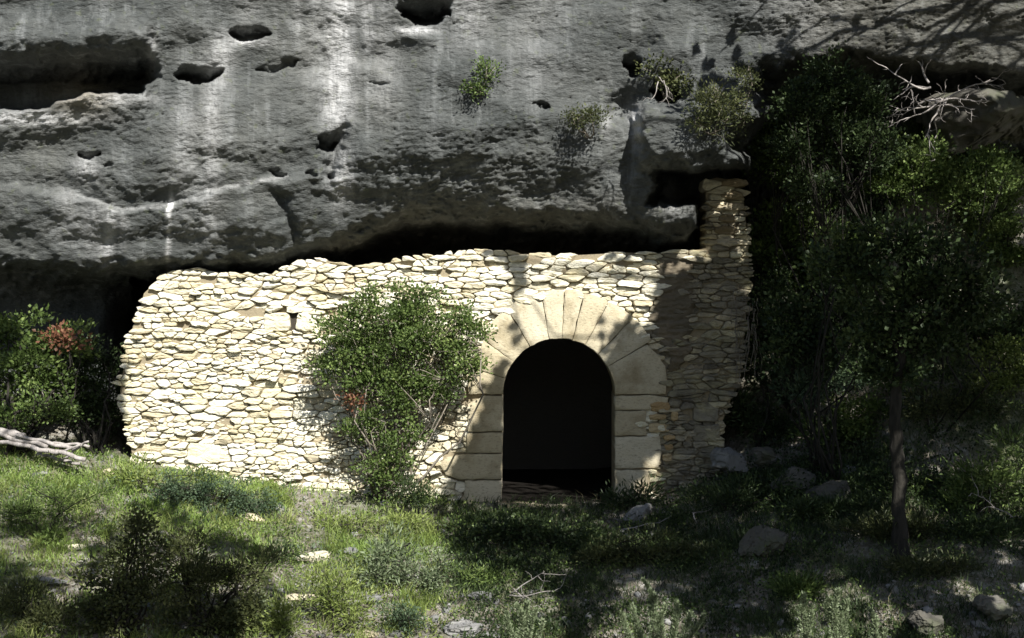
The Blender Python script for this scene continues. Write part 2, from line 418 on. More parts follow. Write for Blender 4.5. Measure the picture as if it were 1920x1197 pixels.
ochre = .08 * blob(CU, CV, 1060, 390, 300, 30) + .12 * sstep(1400, 1600, CU) * (1 - sstep(120, 150, CV)) + .5 * blob(CU, CV, 150, 175, 60, 40)
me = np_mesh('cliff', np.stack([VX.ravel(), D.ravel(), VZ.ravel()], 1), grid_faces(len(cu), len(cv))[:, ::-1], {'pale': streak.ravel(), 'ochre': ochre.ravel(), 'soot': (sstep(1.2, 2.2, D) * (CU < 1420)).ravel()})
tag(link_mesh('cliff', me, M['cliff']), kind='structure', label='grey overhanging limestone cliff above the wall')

# ------------------------------------------------------------------ masonry wall
wall_poly = [(262, 548), (298, 514), (335, 503), (360, 499), (400, 507), (450, 510), (512, 510), (545, 488), (600, 482), (640, 490), (672, 498), (740, 483), (790, 476), (900, 466),
             (960, 470), (1060, 475), (1180, 470), (1240, 472), (1318, 465), (1311, 332), (1345, 322), (1382, 334), (1406, 366), (1410, 440), (1416, 520), (1400, 700), (1362, 800), (1352, 960),
             (235, 960), (238, 850), (230, 800), (214, 735), (224, 680), (227, 640), (250, 590)]
def inside(poly, x, y):
    r = False; n = len(poly)
    for i in range(n):
        x1, y1 = poly[i]; x2, y2 = poly[(i + 1) % n]
        if (y1 > y) != (y2 > y) and x < (x2 - x1) * (y - y1) / (y2 - y1) + x1: r = not r
    return r
AC = (1048, 740); RI = 105
RO = lambda deg: float(np.interp(deg, [-5, 20, 50, 75, 90, 105, 130, 150, 185], [206, 203, 200, 196, 197, 194, 188, 168, 172]))
arch_poly = []
for d in range(0, 181, 6):
    r = RO(d) - 9; arch_poly.append((AC[0] + r * math.cos(math.radians(d)), AC[1] - r * math.sin(math.radians(d))))
arch_poly += [(885, 757), (885, 850), (838, 856), (838, 893), (882, 900), (882, 970), (1210, 970), (1210, 885), (1228, 874), (1228, 822), (1202, 812), (1202, 772), (1212, 765), (1240, 742)]
def clip(poly, a, b, c):
    out = []
    for i in range(len(poly)):
        p, q = poly[i], poly[(i + 1) % len(poly)]
        dp = a * p[0] + b * p[1] - c; dq = a * q[0] + b * q[1] - c
        if dp <= 0: out.append(p)
        if (dp < 0 < dq) or (dq < 0 < dp):
            t = dp / (dp - dq); out.append((p[0] + (q[0] - p[0]) * t, p[1] + (q[1] - p[1]) * t))
    return out
sites = []
v = 300.
AN = .33
while v < 985:
    h = random.choice([7, 8, 9, 10, 11, 12, 14, 18]) * random.uniform(.9, 1.12)
    u = 160 + random.uniform(0, 40)
    while u < 1480:
        zone = 1.0
        if 930 < u < 1240 and v < 560: zone = 1.25
        if 1000 < u and v > 560: zone = 1.1
        w = h * random.choice([1.2, 1.6, 2, 2.5, 3, 3.8, 4.8]) * random.uniform(.9, 1.1) * (.85 if u < 520 else 1) * random.uniform(.85, 1.15) * zone
        wob = 7 * math.sin(u / 83. + v / 40) + 5 * math.sin(u / 37. + v / 23.)
        if random.random() > .10:
            sites.append((u + w / 2, v + h / 2 + wob + random.uniform(-.2, .2) * h))
        u += w
    v += h
big = [(352, 832, 414, 868), (498, 588, 545, 618), (556, 586, 592, 619), (1298, 756, 1348, 790), (1298, 796, 1350, 828), (536, 572, 570, 586)]
sa = np.array(sites) * [AN, 1]
def stone(mb, poly, dy=0., bulge=1., gap=1.2, tint=.5, depth=.24, ns=22, seed=0, rough=1., plane=0.):
    """poly in photo px on the wall plane -> a rounded, uneven stone"""
    c = np.mean(poly, 0); pts = np.array(poly, float)
    # pull in by the joint
    d = pts - c; L = np.linalg.norm(d, axis=1, keepdims=True); pts = c + d * np.clip(1 - gap / np.maximum(L, 1), .3, 1)
    q = np.roll(pts, -1, 0); pts = np.stack([pts * .86 + q * .14, pts * .14 + q * .86], 1).reshape(-1, 2)
    seg = np.linalg.norm(np.roll(pts, -1, 0) - pts, axis=1); cum = np.concatenate([[0], np.cumsum(seg)])
    ns = ns + 8
    tt = np.linspace(0, cum[-1], ns, endpoint=False); P2 = np.vstack([pts, pts[:1]])
    R = np.stack([np.interp(tt, cum, P2[:, 0]), np.interp(tt, cum, P2[:, 1])], 1)
    tx, tz = random.gauss(0, .07), random.gauss(.09, .13)
    V = []; prof = [(1.0, depth), (1.0, .03), (.985, .006), (.93, -.010 * bulge), (.8, -.015 * bulge), (.6, -.018 * bulge), (.36, -.020 * bulge)]
    for f, y in prof:
        Q = c + (R - c) * f
        w = px(1)
        X = (Q[:, 0] - 960) * w; Z = CAM_Z - (Q[:, 1] - 598.5) * w
        cx = (c[0] - 960) * w; cz = CAM_Z - (c[1] - 598.5) * w
        yy = np.full(ns, y + dy) + (tx * (X - cx) + tz * (Z - cz)) * (f < .999)
        if y < .1:
            nz = fbm(X * 9, seed * 1.7, Z * 26, 4, 77, .62)
            yy = yy + rough * .030 * nz * (1 if f < .99 else .5)
            X = X + rough * .012 * fbm(X * 17, seed, Z * 17, 3, 78, .6); Z = Z + rough * .011 * fbm(X * 17 + 9, seed, Z * 17, 3, 79, .6)
        V.append(np.stack([X, yy, Z], 1))
    V = np.vstack(V + [np.array([[cx, -.020 * bulge + dy, cz]])])
    F = []
    for i in range(len(prof) - 1):
        for k in range(ns):
            k2 = (k + 1) % ns
            F.append([i * ns + k, (i + 1) * ns + k, (i + 1) * ns + k2, i * ns + k2])
    b = (len(prof) - 1) * ns
    for k in range(ns): F.append([b + k, b + ns, b + (k + 1) % ns])
    mb.add(V, F, tint)
rub = MB()
okc = 0
big_s = [(a + 8, b + 5, c - 8, d - 5) for a, b, c, d in big]
for i, (su, sv) in enumerate(sites):
    if not inside(wall_poly, su, sv) or inside(arch_poly, su, sv): continue
    if any(a < su < c and b < sv < d for a, b, c, d in big_s): continue
    if 543 < su < 557 and 584 < sv < 617: continue
    d = np.abs(sa - sa[i]); nb = np.nonzero((d[:, 0] < 62) & (d[:, 1] < 62))[0]
    s0 = (su * AN, sv); poly = [(s0[0] - 26, s0[1] - 24), (s0[0] + 26, s0[1] - 24), (s0[0] + 26, s0[1] + 24), (s0[0] - 26, s0[1] + 24)]
    for j in nb:
        if j == i: continue
        a, b = sa[j][0] - s0[0], sa[j][1] - s0[1]
        poly = clip(poly, a, b, (a * (sa[j][0] + s0[0]) + b * (sa[j][1] + s0[1])) / 2)
    if len(poly) < 3: continue
    poly = [(p[0] / AN, p[1]) for p in poly]
    # leave the loophole open
    if max(p[0] for p in poly) > 546 and min(p[0] for p in poly) < 555 and max(p[1] for p in poly) > 589 and min(p[1] for p in poly) < 615: continue
    if any(abs(p[0] - 550) < 5 and 584 < p[1] < 616 for p in poly): poly = [(min(p[0], 544), p[1]) if su < 550 else (max(p[0], 556), p[1]) for p in poly]
    right = 1 if su > 1290 else 0
    cc_ = np.mean(poly, 0); pp_ = []
    for p in poly:
        q = np.array(p); f = 1.
        while f > .12 and not inside(wall_poly, *(cc_ + (q - cc_) * f)): f -= .08
        pp_.append(tuple(cc_ + (q - cc_) * f))
    poly = pp_
    ton = .32 + .68 * random.random()
    if su > 1232 + 8 * math.sin(sv / 20): ton = random.uniform(0, .3) if sv > 486 else random.uniform(.1, .6)  # right of the sun edge, stones tinted darker to paint in shade
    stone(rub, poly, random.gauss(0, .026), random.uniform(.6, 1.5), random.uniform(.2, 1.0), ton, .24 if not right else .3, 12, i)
    okc += 1
for (a, b, c, d) in big[:]:
    cor = [(a, b + random.uniform(-2, 2)), ((a + c) / 2, b + random.uniform(-2, 1)), (c, b + random.uniform(-2, 3)), (c + random.uniform(-2, 2), d), ((a + c) / 2, d + random.uniform(-1, 2)), (a + random.uniform(-2, 2), d)]
    if a == 498: cor = [(494, 588), (520, 585), (543, 587), (546, 619), (520, 622), (495, 620)]
    if a == 556: cor = [(558, 587), (575, 584), (594, 587), (596, 621), (572, 622), (554, 619)]
    stone(rub, cor, -.022 if a == 352 else -.030, .7, .4, .55 if a < 1000 else .12, .24, 28, a, 1.)  # right quoins get the same painted-in shade tint
wx0 = at(1000, 940)
wall = empty('stone_wall', (at(800, 935)[0], .3, 0.), 'ruined wall of pale rubble stone with an arched doorway under the cliff overhang', 'wall')
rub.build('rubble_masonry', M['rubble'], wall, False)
# earth core behind the stones (outline polygon with the doorway cut out)
import bmesh
def poly_prism(poly_px, y0, y1):
    bm = bmesh.new()
    f = bm.faces.new([bm.verts.new(Vector((at(u, v)[0], y0, at(u, v)[2]))) for u, v in poly_px])
    r = bmesh.ops.extrude_face_region(bm, geom=[f])
    for e in r['geom']:
        if isinstance(e, bmesh.types.BMVert): e.co.y = y1
    bmesh.ops.triangulate(bm, faces=[f for f in bm.faces if len(f.verts) > 4])
    bmesh.ops.recalc_face_normals(bm, faces=bm.faces)
    me = bpy.data.meshes.new('core'); bm.to_mesh(me); bm.free(); return me
door_in = [(1153, 965), (1153, 740)] + [(AC[0] + 109 * math.cos(math.radians(d)), AC[1] - 109 * math.sin(math.radians(d))) for d in range(6, 175, 8)] + [(940, 740), (940, 965)]
def shrink(poly, k):
    c = np.array([800, 720]); out = []
    for p in poly:
        d = np.array(p) - c; out.append(tuple(c + d * (1 - k / np.linalg.norm(d))))
    return out
top = shrink(wall_poly[:19], 7)
right = [(1324, 465), (1324, 338), (1345, 333), (1380, 338), (1394, 366), (1402, 440), (1406, 520), (1390, 700), (1352, 800), (1344, 965)]
leftp = [(243, 965), (246, 850), (238, 800), (224, 735), (232, 680), (236, 640), (258, 592)]
slot = [(541, 583)]
outline = top + right + door_in + leftp
me = poly_prism(outline, .030, .55)
core = link_mesh('earth_core', me, M['core'], wall, False)
# loophole: flat dark sheet on the core, its colour standing for the slit's shade
def mb_box(mb, x0, x1, y0, y1, z0, z1, t=.5):
    mb.add([(x0, y0, z0), (x1, y0, z0), (x1, y1, z0), (x0, y1, z0), (x0, y0, z1), (x1, y0, z1), (x1, y1, z1), (x0, y1, z1)],
           [[0, 3, 2, 1], [4, 5, 6, 7], [0, 1, 5, 4], [2, 3, 7, 6], [1, 2, 6, 5], [3, 0, 4, 7]], t)
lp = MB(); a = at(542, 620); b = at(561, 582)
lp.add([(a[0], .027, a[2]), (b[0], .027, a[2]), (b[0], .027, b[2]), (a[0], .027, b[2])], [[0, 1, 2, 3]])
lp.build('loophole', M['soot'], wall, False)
# plaster / earth render on the shaded right part
pu = np.linspace(1222, 1322, 60); pv = np.linspace(474, 700, 120)
PU, PV = np.meshgrid(pu, pv)
le = np.interp(PV, [474, 500, 530, 560, 600, 650, 700], [1238, 1232, 1222, 1230, 1216, 1238, 1262]); re_ = np.interp(PV, [474, 560, 640, 700], [1322, 1300, 1298, 1280])
PU2 = le + (PU - 1222) / 100 * (re_ - le)
edge_in = np.minimum(np.minimum((PU - 1222) / 100, (1322 - PU) / 100) * 6, np.minimum((PV - 474) / 226, (700 - PV) / 226) * 9).clip(0, 1)
xx = (PU2 - 960) * S_PX; zz = CAM_Z - (PV - 598.5) * S_PX
PY = .05 - .09 * edge_in ** .5 + .05 * fbm(xx * 5, zz * 18, 0, 5, 90, .62)
PU2 = PU2 + 16 * fbm(zz * 7, xx * 3, 0, 4, 95)
xx = (PU2 - 960) * S_PX
me = np_mesh('render', np.stack([xx.ravel(), PY.ravel(), zz.ravel()], 1), grid_faces(60, 120)[:, ::-1], {'tint': np.full(xx.size, .5) + .3 * fbm(xx * 3, zz * 6, 0, 2, 4).ravel()})
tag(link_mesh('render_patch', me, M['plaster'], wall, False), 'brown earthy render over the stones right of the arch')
# arch stones
def block(poly, y0, y1, bev, name, mat, parent, tint, seed, sub=10, rough=1.):
    """dressed block: polygon (px) front face at y0, depth to y1, bevelled, gently uneven"""
    c = np.mean(poly, 0); pts = np.array(poly, float)
    ns = []; n = len(pts)
    for i in range(n):
        p, q = pts[i], pts[(i + 1) % n]; m = max(1, int(np.linalg.norm(q - p) / sub))
        for j in range(m): ns.append(p + (q - p) * j / m)
    R = np.array(ns); N = len(R)
    V = []; prof = [(0, y1), (0, y0 + bev * 1.4), (bev * .35 / S_PX, y0 + bev * .45), (bev / S_PX, y0), (None, .6), (None, .25)]
    for off, y in prof:
        d = R - c; L = np.linalg.norm(d, axis=1, keepdims=True)
        if off is None: Q = c + d * y; yy = y0
        else: Q = c + d * np.clip(1 - off / L, .1, 1); yy = y
        X = (Q[:, 0] - 960) * S_PX; Z = CAM_Z - (Q[:, 1] - 598.5) * S_PX
        Y = np.full(N, yy, float)
        if Y[0] < y1 - .05:
            nz = fbm(X * 9, seed * 2.1, Z * 9, 3, 101)
            Y = Y + rough * .018 * nz
            if off is not None: X = X + rough * .013 * fbm(X * 14, seed * 3.3, Z * 14, 3, 103); Z = Z + rough * .013 * fbm(X * 14, seed * 5.3, Z * 14, 3, 104)
        V.append(np.stack([X, Y, Z], 1))
    V = np.vstack(V + [np.array([[(c[0] - 960) * S_PX, y0 - .002, CAM_Z - (c[1] - 598.5) * S_PX]])])
    F = []
    for i in range(len(prof) - 1):
        for k in range(N): F.append([i * N + k, (i + 1) * N + k, (i + 1) * N + (k + 1) % N, i * N + (k + 1) % N])
    b = (len(prof) - 1) * N
    for k in range(N): F.append([b + k, b + N, b + (k + 1) % N])
    F.append(list(range(N)))
    m = MB(); m.add(V, [f[::-1] for f in F], tint)
    o = m.build(name, mat, parent, False)
    o.data.polygons.foreach_set('use_smooth', [True] * len(o.data.polygons))
    return o
arch = empty('arch', (at(1048, 740)[0], .1, at(1048, 740)[2])); arch.parent = wall; arch.matrix_parent_inverse = Matrix.Translation(-wall.location)
def pol(r, d): return (AC[0] + r * math.cos(math.radians(d)), AC[1] - r * math.sin(math.radians(d)))
joints = [0, 30, 46, 62, 76, 87, 100, 121, 144, 163, 180]
for i in range(len(joints) - 1):
    a, b = joints[i] + .22, joints[i + 1] - .22
    inner = [pol(RI, a + (b - a) * t) for t in np.linspace(0, 1, 6)]
    mid = (a + b) / 2
    ro = [RO(a) - random.uniform(0, 2), RO(mid) + random.uniform(0, 3), RO(b) - random.uniform(0, 2)]
    if i == 0: ro = [200, 206, 190]
    outer = [pol(float(np.interp(t, [0, .5, 1], ro)), a + (b - a) * t) for t in np.linspace(1, 0, 5)]
    block(inner + outer, -.05 + random.uniform(-.008, .008), .38, .007, 'voussoir', M['dressed'], arch, random.uniform(.2, .9), i + 3)
jambs = [[(1153, 743), (1222, 741), (1252, 746), (1250, 758), (1222, 768), (1153, 769)], [(1153, 771), (1211, 770), (1212, 816), (1153, 817)],
         [(1153, 819), (1237, 818), (1240, 850), (1234, 877), (1153, 879)], [(1153, 881), (1219, 882), (1216, 965), (1152, 965)],
         [(943, 742), (944, 808), (878, 810), (877, 758), (908, 742)], [(943, 811), (942, 849), (874, 850), (876, 812)],
         [(942, 851), (941, 897), (862, 899), (836, 890), (825, 872), (836, 857), (870, 851)], [(941, 900), (940, 965), (868, 965), (871, 901)]]
for i, p in enumerate(jambs):
    block(p, -.045 + random.uniform(-.01, .01), .38, .010, 'jamb_block', M['dressed'], wall, random.uniform(.2, .8), 30 + i)
block([(934, 941), (1100, 943), (1122, 950), (1120, 966), (930, 966)], -.16, .04, .012, 'threshold', M['dressed'], wall, .5, 50)
# ochre packing stones beside the right jamb
och = MB()
for i, (a, b, c, d) in enumerate([(1217, 752, 1256, 772), (1215, 775, 1250, 789), (1213, 792, 1256, 812), (1256, 770, 1272, 790), (1242, 814, 1266, 826), (1244, 830, 1262, 845), (1240, 848, 1260, 866)]):
    stone(och, [(a, b + 3), ((a + c) / 2, b), (c, b + 2), (c, d - 3), ((a + c) / 2, d), (a + 2, d - 1)], -.035, 1.2, .8, random.random(), .22, 22, 400 + i)
tag(och.build('packing_stones', M['ochre'], wall, False), 'orange ochre stones wedged beside the right jamb')
pm = MB()
for i in range(6):
    v0 = 334 + i * 22; a = 1346 + random.uniform(-6, 12); c = min(1406, a + random.uniform(30, 55))
    stone(pm, [(a, v0 + 4), ((a + c) / 2, v0), (c, v0 + 5), (c + 3, v0 + 15), ((a + c) / 2, v0 + 20), (a - 3, v0 + 14)], -.055 + random.uniform(-.02, .02), 1.5, .5, random.random(), .22, 22, 500 + i)
tag(pm.build('pillar_facing', M['weathered'], wall, False), 'weathered brown stones facing the broken pillar top')

# ------------------------------------------------------------------ foliage
def leaf_arrays(C, Dr, L, W, tint, nrm=None):
    n = len(C)
    Dr = Dr / (np.linalg.norm(Dr, axis=1, keepdims=True) + 1e-9)
    if nrm is None: nrm = rng.normal(size=(n, 3)) + [0, 0, .5]
    side = np.cross(Dr, nrm); side /= np.linalg.norm(side, axis=1, keepdims=True) + 1e-9
    up = np.cross(side, Dr)
    L = np.broadcast_to(L, n)[:, None]; W = np.broadcast_to(W, n)[:, None]
    V = np.stack([C, C + Dr * L * .5 + side * W * .5 + up * W * .15, C + Dr * L, C + Dr * L * .5 - side * W * .5 + up * W * .15], 1).reshape(-1, 3)
    b = np.arange(n)[:, None] * 4
    F = np.concatenate([b + [0, 1, 2], b + [0, 2, 3]], 1).reshape(-1, 3)
    return V, F, np.repeat(tint, 4)
def foliage_obj(name, leaves, mat, parent=None):
    V = np.vstack([l[0] for l in leaves]); off = 0; Fs = []
    for l in leaves: Fs.append(l[1] + off); off += len(l[0])
    T = np.concatenate([l[2] for l in leaves])
    me = np_mesh(name, V, np.vstack(Fs), {'tint': np.clip(T, 0, 1)})
    return link_mesh(name, me, mat, parent, False)
STY = dict(  # leaf length, width, leaves per clump, clump radius
    round=(.046, .032, 80, .12), broad=(.064, .046, 60, .14), needle=(.062, .015, 110, .12), small=(.034, .022, 90, .10), lance=(.075, .02, 75, .13), big=(.09, .055, 45, .2))
def crooked(p, q, n=5, amp=.06):
    p, q = np.asarray(p, float), np.asarray(q, float); L = np.linalg.norm(q - p); pts = []
    o = np.zeros(3)
    for i in range(n + 1):
        t = i / n
        if 0 < i < n: o = o * .6 + rng.normal(size=3) * amp * L
        else: o = o * 0
        pts.append(p + (q - p) * t + o)
    return pts
def plant(name, label, cat, y, blobs, base, dens=1., style='round', mat='leaf', bark='bark', stem_r=.03, group=None, depth=.8, red=None, up=.5, nstems=3, trunk=None, hollow=.45, size=1., blobmat=None):
    """blobs: (u, v, ru, rv) in photo pixels at depth y; base (u, v) or world point"""
    bp = base if len(base) == 3 else (at(base[0], base[1], y))
    bp = np.asarray(bp, float)
    root = empty(name, bp, label, cat, group)
    L, W, nl, rc = STY[style]; L *= size; W *= size
    Lv = []; R = []; wood = MB()
    ktop = trunk[-1] if trunk else None
    if trunk:
        tm = MB(); tr = [np.asarray(p, float) for p in trunk]
        pts = []; 
        for i in range(len(tr) - 1):
            for j in range(6): pts.append(tr[i] + (tr[i + 1] - tr[i]) * j / 6 + rng.normal(size=3) * stem_r * .12)
        pts.append(tr[-1]); n = len(pts)
        rad = [stem_r * (1 - .55 * i / n) * (1 + (.5 * max(0, 1 - i / 3.))) * random.uniform(.92, 1.08) for i in range(n)]
        tm.tube(pts, rad, 12); tm.build('trunk', M[bark], root)
        origin = pts
    else: origin = None
    if depth == 0: depth = .001
    for bi, bl in enumerate(blobs):
        u, v, ru, rv = bl[:4]; dy = bl[4] if len(bl) > 4 else 0
        c = at(u, v, y + dy); a, h = px(ru, y), px(rv, y); dd = min(a, h * 1.3) * depth
        vol = a * h * dd
        K = max(5, int(dens * 2.7 * (a * h) / (rc * rc * size * size)))
        if trunk:
            j = random.randint(int(len(origin) * .5), len(origin) - 1); st_ = origin[j]
            wood.tube(crooked(st_, c, 6, .05), list(np.linspace(stem_r * .4, stem_r * .12, 7)), 6)
            srcs = [c]
        else:
            srcs = []
            for s in range(nstems):
                tip = c + rng.normal(size=3) * [a * .3, dd * .3, h * .3]
                b0 = bp + rng.normal(size=3) * [stem_r * 2.5, stem_r * 2.5, 0]
                pl = crooked(b0, tip, 6, .05); wood.tube(pl, list(np.linspace(stem_r, stem_r * .3, 7)), 5); srcs.append(tip); srcs.append(pl[4])
        for _ in range(K):
            d = rng.normal(size=3); d /= np.linalg.norm(d); r = rng.random() ** hollow
            irr = 1 + .22 * math.sin(d[0] * 4 + bi * 7 + u) + .18 * math.sin(d[2] * 5 + d[1] * 3 + v)
            cc = c + d * r * np.array([a, dd, h]) * irr
            if cc[2] < bp[2] + .03 and len(bl) < 6: cc[2] = bp[2] + .03 + rng.random() * .08
            src = srcs[rng.integers(len(srcs))]
            if rng.random() < .6: wood.tube([src, (src + cc) / 2 + rng.normal(size=3) * .03, cc + d * .03], [.008 * max(1, stem_r * 12) * .6, .006, .003], 3)
            n = int(nl * rng.uniform(.5, 1.3))
            off = rng.normal(size=(n, 3)) * rc * size * np.array([.62, .62, .42])
            pos = cc + off
            dr = off / (rc) * .8 + d * .5 + rng.normal(size=(n, 3)) * .5 + [0, 0, up]
            ct = rng.normal(.45, .17)
            tint = ct + rng.normal(size=n) * .15 + off[:, 2] / rc * .05
            la = leaf_arrays(pos, dr, L * rng.uniform(.6, 1.25, n), W * rng.uniform(.7, 1.2, n), tint)
            isred = red and any((((cc[0] - at(ru_, rv_, y)[0]) ** 2 + (cc[2] - at(ru_, rv_, y)[2]) ** 2) < px(rr) ** 2) for ru_, rv_, rr in red)
            (R if isred else Lv).append(la)
    wood.build('branches', M[bark], root)
    foliage_obj('foliage', Lv, M[mat], root)
    if R:
        o = foliage_obj('foliage', R, M['leafred'], root); o['label'] = 'patch of reddish dying leaves'
    return root
def gp(u, v): return ground_at(u, v)

SH = []
# main shrub on the wall
plant('shrub', 'bushy green shrub with a pale stem against the sunlit wall left of the doorway', 'shrub', -.62,
      [(690, 640, 95, 66), (790, 640, 92, 70), (855, 655, 58, 56), (735, 590, 74, 46), (645, 655, 50, 50), (700, 715, 85, 46), (790, 710, 85, 44), (690, 565, 34, 28), (665, 745, 34, 28), (780, 585, 56, 40), (745, 545, 26, 18), (750, 755, 60, 30), (850, 600, 40, 36), (800, 550, 20, 14), (610, 690, 22, 26), (830, 740, 45, 22), (880, 690, 34, 30), (890, 630, 26, 30), (655, 600, 36, 30)],
      tuple(gp(722, 935)), .8, 'round', 'leaf', 'barkpale', .022, red=[(655, 752, 13)], nstems=1, up=.45, hollow=.6)
plant('shrub', 'low leafy shrub climbing round the pale stem at the foot of the sunlit wall', 'shrub', -.6,
      [(705, 800, 55, 40), (700, 860, 40, 40), (750, 850, 32, 50), (775, 805, 30, 24), (735, 905, 44, 28), (660, 800, 24, 26)], tuple(gp(715, 935)), .55, 'round', 'leaf', 'barkpale', .014, nstems=2)
plant('shrub', 'dark low shrub hugging the ground at the wall foot between pale stem and doorway', 'shrub', -.7, [(760, 915, 36, 26), (790, 935, 40, 20)], tuple(gp(765, 945)), 1.0, 'needle', 'leafdark', 'bark', .012)
# left mass
plant('bush', 'large green bush at the left edge of the picture beside the wall end', 'bush', -.2, [(30, 640, 75, 62), (70, 700, 80, 60), (20, 740, 60, 60), (-70, 660, 80, 100), (130, 650, 35, 30)], tuple(gp(40, 850)), 1.05, 'broad', 'leaf', 'bark', .03, red=None)
plant('bush', 'shaded bush pressed against the left end of the pale wall', 'bush', .35, [(165, 700, 50, 70), (195, 770, 42, 60), (140, 770, 60, 50), (212, 700, 22, 40)], tuple(gp(180, 850)), 1.0, 'round', 'leafdark', 'bark', .02)
plant('bush', 'small bush with rusty red leaves beside the left end of the wall', 'bush', -.35, [(128, 634, 34, 13)], tuple(gp(120, 850)), .7, 'broad', 'leafred', 'bark', .012, nstems=2)
plant('bush', 'low green bush in front of the large bush at the left edge', 'bush', -.6, [(20, 790, 50, 30), (90, 770, 55, 32)], tuple(gp(50, 850)), 1.0, 'round', 'leaf', 'bark', .014)
